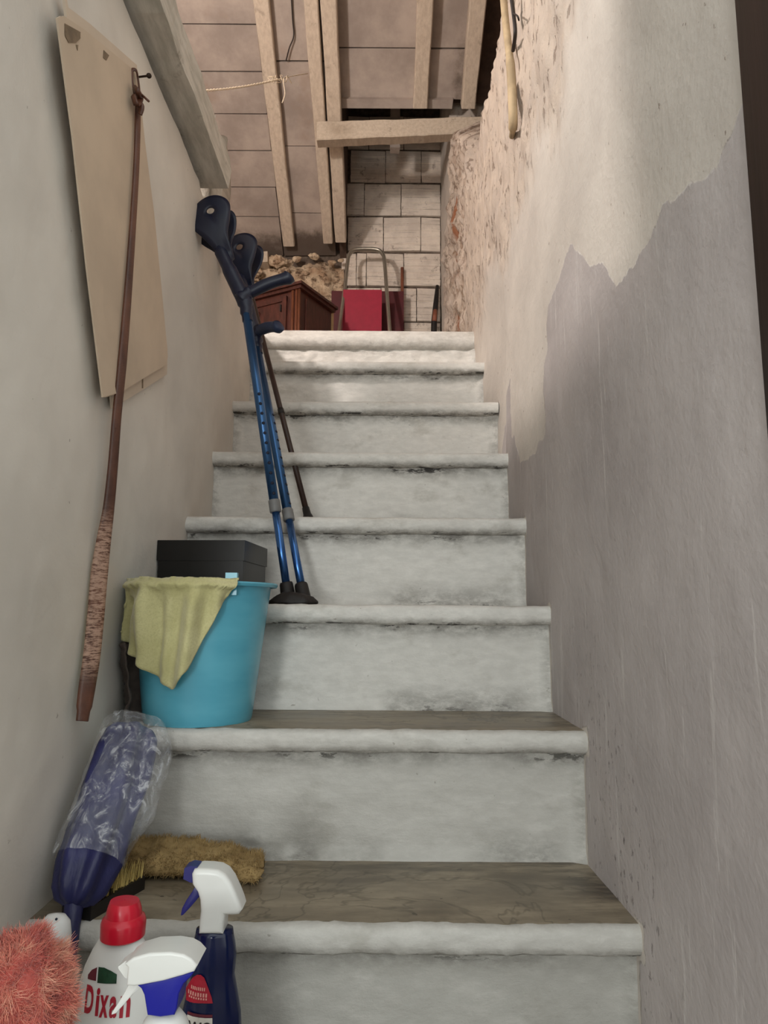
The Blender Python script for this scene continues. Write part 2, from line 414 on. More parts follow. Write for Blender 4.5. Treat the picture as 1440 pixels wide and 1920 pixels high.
for i in range(ny + 1):
    y = Y[i]
    for j in range(nz + 1):
        z = Zs[j]; q = Vector((0, y, z)); hz = z - E
        x = XR + .007 * fbm(Vector((1, y * 1.4, z * 1.2))) + .0012 * fbm(Vector((2, y * 13, z * 9)))
        x += .016 * sm(2.06, 2.13, y) * sm(1.15, .95, hz) - .016 * sm(2.1, 2.7, y) * sm(1.1, .9, hz)
        x += .027 * sm(2.9, 3.5, y)
        nn = fbm(Vector((5, y * 4, z * 3)))
        ro = sm(1.06, 1.24, hz + .16 * nn - .05 * (y - 1.5)) * sm(.95, 1.35, y + .2 * nn)
        ro = max(ro, sm(2.62, 2.8, y) * sm(1.0, 1.2, hz))
        sm_strip = sm(3.85, 4.0, y + .12 * nn) * sm(2.35, 2.6, hz) + sm(4.3, 4.5, y)
        ro *= 1 - .9 * min(1, sm_strip)
        ru = ro * sm(2.95, 3.2, y + .1 * nn)
        n1 = fbm(Vector((9, y * 11, z * 5.5)), 5); n2 = fbm(Vector((3, y * 22, z * 11)), 4)
        x += ro * (.010 * n1 + .008 * n2) + ru * (.028 * n1 + .014 * n2)
        ho = ru * sm(.26, .42, n1 + .5 * n2) * sm(4.0, 3.8, y)
        ho = max(ho * .8, sm(2.25, 2.4, hz) * sm(3.0, 3.2, y) * sm(-.1, .15, n1 + .6 * n2) * sm(3.95, 3.8, y))
        x += .05 * ho
        lip = HL + .03 * fbm(Vector((7, y * 5, 0)), 3) + .12 * sm(2.15, 1.9, y) - E + .28 * sm(2.9, 3.02, y) + .8 * max(0, min(.95, y - 2.95)) + 2.2 * sm(3.93, 3.98, y)   # ragged top of the low wall
        back = sm(0, .05 + .2 * sm(2.9, 3.15, y), hz - lip) * (.62 + .12 * n1 * sm(2.9, 3.15, y))
        x += back
        rough[i, j] = ro; hole[i, j] = max(ho, .9 * sm(-.12, .02, hz - lip) * sm(2.95, 3.15, y) * sm(3.97, 3.9, y) * sm(-.35, .1, n1 + n2)); rubble[i, j] = ru * sm(4.0, 3.8, y) * (.45 + .5 * sm(-.1, .3, n2))
        rl = 3.55 + .05 * fbm(Vector((11, 0, z * 4)))
        rust[i, j] = sm(.045, .01, abs(y - rl)) * sm(1.15, 1.3, hz) * sm(2.45, 2.2, hz)
        scuff[i, j] = sm(.75, .2, (z - (y - D1) * H / T)) * sm(.35, .0, abs(y - 1.15)) + .25 * sm(.3, 0, abs(z - (y - .9) * H / T - .1))
        XX[i, j] = x
patch = np.where(rough > .5, np.minimum(patch, -.05), patch)
struct(grid_obj('wall_right', np.stack([XX, YY, ZZ], -1), M_RWALL, None, {'patch': patch, 'rough': rough, 'hole': hole, 'rust': rust, 'rubble': rubble, 'scuff': scuff}))
bm = bmesh.new()
add_box(bm, 1.25, 1.3, 0, DB, ZA, 4.9)
struct(obj('wall_right', bm, M_DARKWOOD, smooth=False))

# dark varnished door jamb at the near end of the right wall
jm = bmesh.new()
add_box(jm, XR - .007, XR + .06, .585, .645, 0, 2.05)
add_box(jm, XR - .012, XR + .06, .47, .583, 0, 2.05)
add_box(jm, XR - .020, XR - .010, .50, .54, 0, 2.05)
bevel(jm, .004, 2)
struct(obj('trim_1', jm, M_JAMB, angle=30))

# ------------------------------------------------------------------ back wall
wb = bmesh.new()
add_box(wb, -2.7, 1.3, DB + .015, DB + .12, ZA - .1, 5.2)
wall_back = struct(obj('wall_back', wb, M_MORTAR, smooth=False))
def brick(x0, x1, z0, z1, y=DB):
    b = bmesh.new(); n = 5; prof = [(z0, y + .03)]
    o = random.uniform(-.004, .004)
    for i in range(n):
        a, c = z0 + (z1 - z0) * i / n, z0 + (z1 - z0) * (i + 1) / n
        prof += [(a + (.004 if i == 0 else .0035), y + o + (.004 if i == 0 else 0)), (c - .0035, y + o)]
        if i < n - 1: prof.append((c, y + o + .004))
    prof += [(z1, y + .03)]
    t1, t2 = random.uniform(-.004, .004), random.uniform(-.004, .004)
    A = [b.verts.new((x0 + random.uniform(-.002, .002), yy + t1, zz)) for zz, yy in prof]
    B = [b.verts.new((x1 + random.uniform(-.002, .002), yy + t2, zz + t1)) for zz, yy in prof]
    for i in range(len(prof) - 1): b.faces.new((A[i], B[i], B[i + 1], A[i + 1]))
    b.faces.new(A); b.faces.new(B[::-1])
    return obj('brick', b, M_BRICK, wall_back, smooth=False)
rows = [((218, 279), [650, 692, 757, 826]), ((282, 341), [657, 723, 790, 830]), ((344, 404), [648, 683, 752, 826]), ((407, 471), [652, 719, 789, 826]), ((474, 536), [640, 668, 687, 757, 826]), ((539, 602), [640, 714, 781, 826]), ((604, 668), [640, 690, 757, 826])]
for (ya, yb), xs in rows:
    zt_, zb_ = at(720, ya, d=DB).z, at(720, yb, d=DB).z
    ym = (ya + yb) / 2
    for a, b_ in zip(xs, xs[1:]):
        brick(at(a, ym, d=DB).x + .003, at(b_, ym, d=DB).x - .003, zb_ + .002, zt_ - .002)
# rubble ledge that carries the rafter feet
nx, nz = 170, 90
P = np.zeros((nx + 1, nz + 1, 3)); xa, xb = -1.5, at(640, 520, d=DB).x + .02
for i in range(nx + 1):
    x = xa + (xb - xa) * i / nx
    for j in range(nz + 1):
        t = j / nz; top = at(560, 478, d=DB).z + .03 * fbm(Vector((x * 7, 2, 0)))
        z = ZA - .02 + (top - ZA + .02) * t
        y = DB - .06 + .10 * sm(.78, 1.0, t) ** 2
        q = Vector((x, 1, z))
        y -= .035 * fbm(q * 7, 5) + .03 * max(0, fbm(q * 13 + Vector((4, 0, 0)), 3)) * sm(.3, .8, t)
        P[i, j] = (x, y, z)
grid_obj('rubble_ledge', P, M_RUBBLE, wall_back)
for (px, py, r) in ((520, 490, .062), (475, 515, .07), (590, 481, .035), (622, 492, .03), (532, 508, .04), (573, 512, .026), (606, 516, .028), (640, 488, .024), (556, 486, .028)):
    b = bmesh.new(); bmesh.ops.create_icosphere(b, subdivisions=4, radius=r * .8)
    c = at(px, py, d=DB - .07)
    for v in b.verts:
        v.co = Vector((v.co.x * 1.15, v.co.y * .7, v.co.z * .8)) * (1 + .5 * fbm(v.co * 22 + c * 9) + .35 * noise.cell(v.co * 30 + c * 5) * .5) + c
    obj('stone', b, M_RUBBLE, wall_back)
b = bmesh.new(); p0, p1 = at(462, 494, d=DB - .1), at(503, 474, d=DB - .1)
add_box(b, p0.x, p1.x, DB - .115, DB, p0.z, p1.z, jit=.006); bevel(b, .006)
obj('stone', b, M_BEAM, wall_back, angle=40)

# ------------------------------------------------------------------ roof: tiles on rafters, falling away to the back wall
SL = .62; z480 = at(560, 480, d=DB).z
def roof_z(d): return z480 + SL * (DB - d)
def roof_at(px, py):
    r = ray(px, py); t = (z480 - E + SL * DB) / (r.z + SL * r.y); return r * t + Vector((0, 0, E))
ang = math.atan(SL); nrm = Vector((0, -math.sin(ang), -math.cos(ang)))     # into the room
def on_roof(x, d, off=0): return Vector((x, d, roof_z(d))) + nrm * off
bm = bmesh.new()
def slab(bm, x0, x1, d0, d1, o0, o1, jit=0):
    v = []
    for x in (x0, x1):
        for d in (d0, d1):
            for o in (o0, o1): v.append(bm.verts.new(on_roof(x, d, o) + Vector((random.uniform(-jit, jit), 0, random.uniform(-jit, jit)))))
    for f in ((0, 1, 3, 2), (4, 6, 7, 5), (0, 4, 5, 1), (2, 3, 7, 6), (0, 2, 6, 4), (1, 5, 7, 3)): bm.faces.new([v[i] for i in f])
DEND = roof_at(700, 186).y
slab(bm, -2.75, -.29, .9, DB + .05, -.09, -.05)
slab(bm, -.29, 1.3, .9, DEND + .03, -.09, -.05)
ceiling = struct(obj('ceiling', bm, M_DARKWOOD, smooth=False))
def stain_obj(o, fn):
    a = o.data.attributes.new('stain', 'FLOAT', 'POINT')
    a.data.foreach_set('value', [fn(v.co) for v in o.data.vertices]); return o
def foot_stain(c): return (1.0 if -.735 < c.x < -.3 else .8) * sm(DB - .34, DB - .02, c.y) + (.62 * sm(.32, .40, c.x) * sm(3.1, 3.7, c.y) if c.x > .2 else 0)
def tile(x0, x1, d0, d1):
    b = bmesh.new(); o = random.uniform(-.004, .003)
    slab(b, x0, x1, d0 + .003, d1 - .003, -.05, o, .003)
    bmesh.ops.subdivide_edges(b, edges=b.edges[:], cuts=5, use_grid_fill=True)
    stain_obj(obj('roof_tile', b, M_TILE, ceiling, smooth=False), foot_stain)
s0 = [roof_at(420, y).y for y in (45, 134, 213, 283, 351, 406)]
s0 = [s0[0] - .2 * i for i in range(5, 0, -1)] + s0 + [DB + .0]
for a, b_ in zip(s0, s0[1:]):
    for x0, x1 in ((-2.1, -1.42), (-1.415, -.74)): tile(x0, x1, a, b_)
s1 = [roof_at(560, y).y for y in (115, 274, 399)]; s1 = [s1[0] - .9, s1[0] - .45] + s1 + [DB]
for a, b_ in zip(s1, s1[1:]): tile(-.735, -.36, a, b_)
s2 = [roof_at(700, 90).y]; s2 = [s2[0] - .6, s2[0] - .3] + s2 + [DEND]
for a, b_ in zip(s2, s2[1:]):
    tile(-.355, .20, a, b_); tile(.205, .535, a, b_)
def rafter(x0, x1, xb0, xb1, d0, d1, depth, wob=.004, mat=M_RAFTER):
    b = bmesh.new(); n = 24; rings = []; sd = random.random() * 50
    for i in range(n + 1):
        t = i / n; d = d0 + (d1 - d0) * t; xa = x0 + (xb0 - x0) * t; xc = x1 + (xb1 - x1) * t
        w = lambda s: wob * fbm(Vector((d * 4, s, sd)))
        rings.append([b.verts.new(on_roof(x, d, o)) for x, o in ((xa + w(1), -.01), (xa + w(1) + .001, depth - .006 + w(2)), (xa + .006 + w(1), depth + w(2)), (xc - .006 + w(3), depth + w(4)), (xc + w(3), depth - .006 + w(4)), (xc + w(3), -.01))])
    for p, q in zip(rings, rings[1:]):
        for j in range(6): b.faces.new((p[j], p[(j + 1) % 6], q[(j + 1) % 6], q[j]))
    b.faces.new(rings[0]); b.faces.new(rings[-1][::-1])
    return obj('rafter', b, mat, ceiling, smooth=False)
def under(px, py, off):                              # photo point on the rafter undersides
    r = ray(px, py); n_ = nrm; p0 = on_roof(0, DB, off) - Vector((0, 0, E)); t = p0.dot(n_) / r.dot(n_); return r * t + Vector((0, 0, E))
def rafter_px(a0, a1, b0, b1, ya, yb, depth, **kw):
    d_a, d_b = under(a0, ya, depth).y, under(b0, yb, depth).y
    X = lambda p, y: under(p, y, depth).x
    xa, xb, xc, xd = X(a0, ya), X(a1, ya), X(b0, yb), X(b1, yb); db2 = kw.pop('dend', d_b)
    e = lambda u, v, d: u + (v - u) * (d - d_a) / (d_b - d_a)
    ds = 2.4
    rafter(e(xa, xc, ds), e(xb, xd, ds), e(xa, xc, db2), e(xb, xd, db2), ds, db2, depth, **kw)
rafter_px(474, 504, 532, 553, 0, 470, .05)
rafter_px(568, 596, 607, 625, 0, 470, .085)
rafter_px(600, 631, 629, 650, 0, 470, .10)
rafter_px(782, 813, 774, 801, 0, 215, .075, dend=3.84)
rafter_px(880, 913, 864, 891, 0, 215, .075, dend=3.84)
b = bmesh.new(); slab(b, -.30, .40, DEND - .012, DEND + .035, -.05, .035, .004); obj('batten', b, M_TILE, ceiling, smooth=False)
# raised recess behind the cross beam
b = bmesh.new()
add_prism(b, [(DEND + .02, roof_z(DEND + .02) - .02), (DB + .02, z480 - .02), (DB + .02, 5.2), (DEND + .02, 5.2)], lambda u, v: Vector((-.33, u, v)), lambda u, v: Vector((-.285, u, v)))
add_box(b, -.33, 1.3, DEND + .02, DB + .05, 4.75, 4.8)
add_box(b, -.33, 1.3, DEND + .02, DEND + .05, roof_z(DEND) + .07, 4.8)
obj('recess_boarding', b, M_DARKWOOD, ceiling, smooth=False)
b = bmesh.new(); p = at(741, 205, d=4.3); add_box(b, p.x - .03, p.x + .03, 4.27, 4.33, at(741, 282, d=4.3).z, 4.75, jit=.004); bevel(b, .004)
obj('recess_post', b, M_TILE, ceiling, angle=40)
# cross beam
b = bmesh.new(); n_ = 30; rings = []
for i in range(n_ + 1):
    t = i / n_; px = 594 + (912 - 594) * t
    zt_ = at(px, 227 - 10 * t, d=3.78).z; zb_ = at(px, 262 - 15 * t, d=3.78).z; x = at(px, 240, d=3.78).x
    w1, w2 = .006 * fbm(Vector((x * 6, 0, 1))), .006 * fbm(Vector((x * 6, 0, 7)))
    rings.append([b.verts.new(q) for q in ((x, 3.78, zb_ + w1 + .006), (x, 3.786, zb_ + w1), (x, 3.87, zb_ + w1 + .012), (x, 3.87, zt_ + w2 + .02), (x, 3.786, zt_ + w2), (x, 3.78, zt_ + w2 - .006))])
for p, q in zip(rings, rings[1:]):
    for j in range(6): b.faces.new((p[j], p[(j + 1) % 6], q[(j + 1) % 6], q[j]))
b.faces.new(rings[0]); b.faces.new(rings[-1][::-1])
tag(obj('cross_beam', b, M_BEAM, smooth=False), 'short whitewashed cross beam nailed level under the rafters over the brick recess', 'beam')
# edge beam of the attic floor, on top of the left wall
b = bmesh.new(); rings = []; n_ = 50
for i in range(n_ + 1):
    d = .55 + (1.815 - .55) * i / n_
    e = lambda s, a=.005: a * fbm(Vector((d * 7, s, 3)))
    zb_, zt_ = ZA + .018 + e(1), ZA + .105 + e(2)
    if i == n_: zt_ -= .025
    rings.append([b.verts.new(q) for q in ((XL - .10, d, zb_), (XL + .062 + e(5), d, zb_ + e(9)), (XL + .062 + e(6), d, zb_ + .008), (XL + .067 + e(7, .008), d, zt_ - .01), (XL + .055 + e(8), d, zt_), (XL - .10, d, zt_))])
for p, q in zip(rings, rings[1:]):
    for j in range(6): b.faces.new((p[j], p[(j + 1) % 6], q[(j + 1) % 6], q[j]))
b.faces.new(rings[0]); b.faces.new(rings[-1][::-1])
tag(obj('edge_beam', b, M_FBEAM, smooth=False), 'pitted white painted beam running along the top of the left wall', 'beam')
# shell of the attic and of the hall outside the frame
b = bmesh.new(); add_box(b, -2.78, -2.7, .1, DB + .1, ZA, 5.4); struct(obj('wall_left', b, M_TILE, smooth=False))
b = bmesh.new(); add_box(b, -2.75, XL - .06, 1.10, 1.21, ZA, 5.6); add_box(b, XL - .06, 1.3, 1.10, 1.21, E + 2.15, 5.6); struct(obj('wall_front', b, M_TILE, smooth=False))

# ------------------------------------------------------------------ things on the left wall
XW = XL + .004
M_BOARD = simple('cream_cardboard', srgb(200, 180, 158), .7, .08, 6, .1)
M_BOARD2 = simple('pale_cardboard', srgb(204, 187, 168), .7, .06, 5, .1)
M_TORN = simple('torn_brown_paper', srgb(122, 104, 84), .9, .2, 40, .4)
def wall_poly(px, X): return [at(a, b_, X=X) for a, b_ in px]
def plate(name, px, X, thick, mat, parent):
    b = bmesh.new(); pts = wall_poly(px, X)
    add_prism(b, [(p.y, p.z) for p in pts], lambda u, v: Vector((X + thick, u, v)), lambda u, v: Vector((X, u, v)))
    return obj(name, b, mat, parent, smooth=False)
c0 = at(205, 745, X=XW)
bd = thing('wall_panel', 'cream cardboard panel hanging crooked on the left wall behind the strap', 'panel', c0)
lab(plate('backing_sheet', [(112, -40), (124, 14), (165, 45), (253, 122), (268, 270), (285, 400), (300, 560), (311, 655), (310, 702), (262, 732), (207, 766), (204, 730), (160, 380)], XW, .004, M_BOARD2, bd), 'paler sheet showing below and behind the panel')
plate('front_board', [(104, 34), (112, 30), (150, 55), (240, 128), (252, 140), (266, 270), (283, 400), (299, 560), (309, 668), (306, 684), (262, 710), (216, 738), (190, 745), (160, 500), (134, 260)], XW + .006, .007, M_BOARD, bd)
lab(plate('folded_edge', [(104, 34), (112, 30), (124, 110), (145, 250), (172, 460), (215, 738), (190, 745), (160, 500), (134, 260)], XW + .0131, .003, M_BOARD, bd), 'left rim folded over')
for pp in ([(121, 44), (132, 50), (150, 60), (150, 72), (142, 80), (128, 80), (121, 66)], [(194, 94), (204, 104), (199, 113), (193, 108)], [(142, 84), (146, 84), (145, 95)], [(266, 706), (268, 706), (268, 728), (266, 728)]):
    plate('tear', pp, XW + .0133 if pp[0][1] < 700 else XW + .0042, .0008, M_TORN, bd)
M_NAIL = simple('rusty_iron', srgb(52, 38, 30), .6, .3, 60, .2, metal=.6)
b = bmesh.new(); a, e = at(255, 145, X=XW + .002), at(279, 142, X=XW + .055)
add_tube(b, [at(255, 145, X=XW - .01), a, e], .0021, 8)
dr_ = (e - a).normalized(); add_tube(b, [e, e + dr_ * .0025], .0048, 10)
tag(obj('nail', b, M_NAIL), 'rusty nail in the left wall that carries the leather strap', 'nail')
# leather strap
def strap_mat():
    n = NT('worn_leather')
    z = n.attr('wear_shade')
    col = n.mix(n.step(n.noise(30, 4, .6, n.map((1, 1, .3))), .3, .7), srgb(66, 38, 28), srgb(104, 64, 46))
    cr = n.step(n.noise(55, 5, .75, n.map((1, 1, 4.5))), .40, .56)
    col = n.mix(n.math('MULTIPLY', cr, z), col, srgb(176, 142, 122))
    return n.out(col, n.step(z, 0, 1, .38, .6), n.bump(n.noise(60, 4, .7, n.map((1, 1, 4))), .5, .002))
M_STRAP = strap_mat()
st = thing('leather_strap', 'long worn brown leather strap hanging from a nail down the left wall', 'strap', at(153, 1352, X=XW + .02))
path = [(259, 190), (256, 300), (249, 420), (239, 560), (229, 680), (219, 780), (212, 870), (204, 950), (195, 1010), (187, 1070), (180, 1150), (172, 1230), (163, 1290), (154, 1352)]
wid = [10, 10, 11, 13, 15, 15, 16, 18, 23, 27, 27, 27, 26, 22]
offs = [.020, .022, .022, .022, .02, .018, .016, .014, .012, .011, .011, .013, .016, .018]
P = []; wear_shade = []
cs = spline([at(a, b_, X=XW + o) for (a, b_), o in zip(path, offs)], 8)
ws = [w_ for w_ in np.interp(np.linspace(0, len(path) - 1, len(cs)), range(len(path)), wid)]
for i, (c, w_) in enumerate(zip(cs, ws)):
    t = (cs[min(i + 1, len(cs) - 1)] - cs[max(i - 1, 0)]).normalized()
    side = Vector((.72, .69, 0)) if i > 50 else Vector((.72, .69, 0)); side = (side - t * side.dot(t)).normalized(); nn_ = t.cross(side)
    hw = w_ / 1300 * (c.y * 1.02) * .56; tk = .0017
    fr = i / (len(cs) - 1)
    if fr > .97: hw *= .85
    ring = [c - side * hw - nn_ * tk, c - side * hw + nn_ * tk, c - side * hw * .5 + nn_ * tk * 1.6, c + side * hw * .5 + nn_ * tk * 1.6, c + side * hw + nn_ * tk, c + side * hw - nn_ * tk, c - side * hw - nn_ * tk]
    P.append([list(q) for q in ring]); wear_shade.append([sm(.52, .62, fr) * sm(.93, .84, fr)] * 7)
band = grid_obj('band', np.array(P), M_STRAP, st, {'wear_shade': np.array(wear_shade)})
b = bmesh.new(); lp = spline([at(256, 190, X=XW + .016), at(247, 160, X=XW + .012), at(246, 134, X=XW + .012), at(255, 132, X=XW + .02), at(259, 150, X=XW + .02), at(262, 180, X=XW + .026), at(261, 208, X=XW + .028)], 6)
add_tube(b, lp, .0045, 8, .45, side=(1, 0, 0)); obj('hanging_loop', b, M_STRAP, st)
b = bmesh.new()
add_tube(b, spline([at(252, 165, X=XW + .02), at(258, 172, X=XW + .03), at(263, 186, X=XW + .028), at(256, 196, X=XW + .03), at(250, 180, X=XW + .022)], 6), .006, 8, .6)
add_tube(b, spline([at(258, 190, X=XW + .026), at(266, 200, X=XW + .035), at(262, 215, X=XW + .03)], 5), .005, 8, .5)
add_tube(b, [at(264, 176, X=XW + .03), at(279, 190, X=XW + .05)], .0022, 6)
lab(obj('knot', b, M_STRAP, st), 'dark knotted thong at the top')

# string, tangle, wire, old cable
M_TWINE = simple('white_twine', srgb(216, 200, 176), .9, .15, 200, .3)
tw = thing('twine', 'white twisted twine stretched under the rafters, ending in a frayed knot', 'string', at(372, 170, d=3.0))
pa, pb = at(366, 171, d=2.9), at(522, 149, d=3.2); b = bmesh.new()
for ph in (0, math.pi):
    L = []
    for i in range(161):
        t = i / 160; p = pa.lerp(pb, t); L.append(p + Vector((0, math.cos(t * 85 + ph), math.sin(t * 85 + ph))) * .0032 + Vector((0, 0, -.012 * math.sin(math.pi * t))))
    add_tube(b, L, .0026, 5)
obj('cord', b, M_TWINE, tw)
b = bmesh.new()
for s in range(7):
    pts = [at(505 + 6 * s + random.uniform(-6, 6), 149 + random.uniform(-9, 7), d=3.2 + random.uniform(-.03, .03)) for _ in range(4)]
    add_tube(b, spline(pts, 5), .0024, 5)
add_tube(b, spline([at(530, 148, d=3.2), at(533, 165, d=3.2), at(534, 178, d=3.2), at(529, 193, d=3.2)], 5), .0028, 5)
add_tube(b, spline([at(522, 149, d=3.2), at(552, 142, d=3.3), at(577, 138, d=3.42)], 5), .0022, 5)
obj('frayed_knot', b, M_TWINE, tw)
M_WIRE = simple('black_wire', srgb(40, 30, 26), .6, .1, 40)
b = bmesh.new(); add_tube(b, spline([roof_at(546, -20) + nrm * .01, roof_at(549, 35) + nrm * .008, roof_at(551, 66) + nrm * .012, roof_at(543, 88) + nrm * .02, roof_at(537, 112) + nrm * .02], 6), .0042, 6)
tag(obj('electric_wire', b, M_WIRE), 'thin dark wire hanging over the roof tiles between two rafters', 'wire')
M_CABLE = simple('plaster_smeared_cable', srgb(178, 156, 124), .8, .2, 14, .4)
b = bmesh.new(); add_tube(b, spline([at(942, -30, X=.345), at(948, 40, X=.350), at(957, 120, X=.352), at(961, 190, X=.353), at(962, 235, X=.357), at(960, 255, X=.368)], 6), [.011] * 12 + [.013] * 14 + [.009] * 5, 10)
tag(obj('old_cable', b, M_CABLE), 'plaster smeared old pipe running down the rough right wall', 'pipe')
b = bmesh.new(); add_tube(b, spline([at(956, -20, X=.345), at(962, 20, X=.35), at(966, 60, X=.353), at(962, 95, X=.358)], 6), .0055, 8)
add_tube(b, spline([at(962, 25, X=.35), at(970, 30, X=.345), at(973, 38, X=.35)], 4), .0025, 6)
tag(obj('electric_cable', b, M_WIRE), 'short dark cable tangled beside the old pipe at the top of the right wall', 'cable')

# ------------------------------------------------------------------ crutches and cane
M_BLUE = simple('blue_anodised_tube', srgb(62, 98, 142), .3, .06, 20, 0, metal=.75)
M_BLUE2 = simple('bright_blue_tube', srgb(70, 112, 172), .24, .05, 20, 0, metal=.85)
M_NAVY = simple('navy_plastic', srgb(17, 23, 47), .42, .08, 30, .05)
M_GRIP = simple('slate_grip', srgb(34, 47, 76), .5, .08, 60, .2)
M_GREY = simple('grey_plastic', srgb(112, 112, 112), .5, .06, 40)
M_RUB = simple('black_rubber', srgb(28, 23, 21), .6, .2, 50, .3)
M_HOLE = simple('dark_hole', srgb(14, 22, 44), .7, .1, 30)
def leaf_wing(bm, o, f, a, s, sgn, outline, hc, hr):
    n = 56; rings = []
    c = Vector(hc)
    for q in range(n):
        th_ = 2 * math.pi * q / n; dx, dy = math.cos(th_), math.sin(th_)
        best = 1e9
        for (x1, y1), (x2, y2) in zip(outline, outline[1:] + outline[:1]):
            ex, ey = x2 - x1, y2 - y1; den = dx * ey - dy * ex
            if abs(den) < 1e-9: continue
            t = ((x1 - hc[0]) * ey - (y1 - hc[1]) * ex) / den; u = ((x1 - hc[0]) * dy - (y1 - hc[1]) * dx) / den
            if t > 0 and -1e-6 <= u <= 1 + 1e-6: best = min(best, t)
        rings.append([(hc[0] + dx * (hr + (best - hr) * k / 4), hc[1] + dy * (hr + (best - hr) * k / 4)) for k in range(5)])
    def pos(u, v, off):
        bulge = .034 * math.sin(min(1, max(0, (v + .02) / .10)) * math.pi / 2) - .12 * max(0, u) ** 2 / .06
        return o + f * u + a * v + s * sgn * (bulge + off)
    F = [[bm.verts.new(pos(u, v, 0)) for u, v in r] for r in rings]; G = [[bm.verts.new(pos(u, v, .0035)) for u, v in r] for r in rings]
    for q in range(n):
        q2 = (q + 1) % n
        for k in range(4):
            bm.faces.new((F[q][k], F[q][k + 1], F[q2][k + 1], F[q2][k])); bm.faces.new((G[q][k], G[q2][k], G[q2][k + 1], G[q][k + 1]))
        bm.faces.new((F[q][4], G[q][4], G[q2][4], F[q2][4])); bm.faces.new((F[q][0], F[q2][0], G[q2][0], G[q][0]))
OUT = [(u * 1.18, v) for u, v in [(-.012, -.055), (.012, -.055), (.016, -.02), (.026, .015), (.044, .045), (.058, .078), (.060, .100), (.052, .118), (.036, .130), (.012, .132), (-.014, .122), (-.034, .104), (-.044, .080), (-.040, .058), (-.026, .02), (-.016, -.02)]]
OUT = [(p.x, p.y) for p in spline([(u, v, 0) for u, v in OUT + OUT[:1]], 5)[:-1]]
def crutch(label, tip, mid, junc, neck, grip, cuff_dir, s_axis, hole_face, grip_mat, cuff_shift=(0, 0, 0)):
    tip, mid, junc, neck, grip = map(Vector, (tip, mid, junc, neck, grip))
    t = thing('forearm_crutch', label, 'crutch', tip, 'blue forearm crutches leaning on the left wall')
    ax = (junc - tip).normalized()
    b = bmesh.new(); add_tube(b, [tip + ax * .03, mid], .0098, 16); lab(obj('lower_tube', b, M_BLUE2, t), 'brighter blue lower tube')
    b = bmesh.new(); add_tube(b, [mid - ax * .002, junc + ax * .02], .0120, 16); ut = obj('upper_tube', b, M_BLUE, t)
    b = bmesh.new(); L = (junc - mid).length; hd = (hole_face - ax * hole_face.dot(ax)).normalized()
    for i in range(11):
        p = mid + ax * (.03 + i * L * .052) + hd * .0117
        add_tube(b, [p - hd * .001, p + hd * .0008], .0042, 10)
    obj('adjustment_holes', b, M_HOLE, ut)['kind'] = 'stuff'
    b = bmesh.new(); add_tube(b, [mid - ax * .016, mid - ax * .014, mid + ax * .014, mid + ax * .016], [.0135, .0145, .0145, .0135], 16); lab(obj('collar', b, M_GREY, t), 'grey locking collar')
    b = bmesh.new(); add_tube(b, [tip + Vector((0, 0, .001)), tip + ax * .006, tip + ax * .012, tip + ax * .05, tip + ax * .055], [.0205, .0205, .0185, .0165, .0150], 16); lab(obj('rubber_foot', b, M_RUB, t), 'black rubber foot')
    # moulded neck: tapers up to the cuff, with the grip branching off
    b = bmesh.new(); gd = (grip - junc).normalized()
    h0 = junc + ax * .055
    add_tube(b, spline([junc - ax * .004, junc + ax * .02, h0, h0.lerp(neck, .35), h0.lerp(neck, .7), neck], 5), [.0138] * 5 + [.0165] * 4 + [.021] * 5 + [.020] * 5 + [.0175] * 5 + [.013] * 2, 14, .8)
    root = h0 + (neck - h0) * .05
    add_tube(b, spline([root - gd * .01, root + gd * .02, root + gd * .035], 4), [.022] * 3 + [.017] * 3 + [.0135] * 3, 14)
    obj('moulded_neck', b, M_NAVY, t)
    b = bmesh.new(); g0 = root + gd * .015; g1 = grip; q = [g0.lerp(g1, k / 8) for k in range(9)]
    bow = Vector((0, 0, .006))
    q = [p + bow * math.sin(k / 8 * math.pi) for k, p in enumerate(q)]
    add_tube(b, q + [g1 + gd * .006, g1 + gd * .009], [.0150, .0150, .0158, .0162, .0160, .0155, .0152, .0158, .0185, .0190, .014], 16); obj('grip', b, grip_mat, t)
    # cuff: two leaf shaped wings open to the front
    up = (neck - h0).normalized(); f = Vector(cuff_dir); f = (f - up * f.dot(up)).normalized(); s = Vector(s_axis); s = (s - up * s.dot(up) - f * s.dot(f)).normalized()
    b = bmesh.new()
    for sg in (1, -1): leaf_wing(b, neck + Vector(cuff_shift), f, up, s, sg, OUT, (.016, .088), .0105)
    add_tube(b, [neck - up * .055, neck - up * .02, neck + up * .01], [.014, .014, .009], 12)
    obj('cuff', b, M_NAVY, t)
    return t
z3 = zs(3)
tipA = at(543, 1116, d=1.69); tipA.z = z3
juncA = at(464, 600, d=1.74); neckA = at(409, 462, d=1.765); gripA = at(540, 521, d=1.74); midA = at(520, 950, d=1.715)
tl = (midA - tipA).length; midA = tipA + (juncA - tipA).normalized() * tl
crutch('blue forearm crutch in front, its cuff uppermost against the left wall', tipA, midA, juncA, neckA, gripA, (1, -.1, .1), (0, -1, 0), Vector((.3, -1, 0)), M_NAVY, (.010, 0, 0))
tipB = at(572, 1116, d=1.675); tipB.z = z3
juncB = at(484, 662, d=1.93); neckB = at(450, 518, d=1.975); gripB = at(521, 613, d=1.87); midB = tipB + (juncB - tipB).normalized() * ((at(543, 960, d=1.74) - tipB).length)
crutch('blue forearm crutch behind, with the lower slate grip pointing right', tipB, midB, juncB, neckB, gripB, (1, -.2, .1), (0, -1, 0), Vector((1, -.6, 0)), M_GRIP, (.012, .02, 0))
M_CANE = simple('dark_brown_cane', srgb(52, 33, 27), .4, .2, 20, .1)
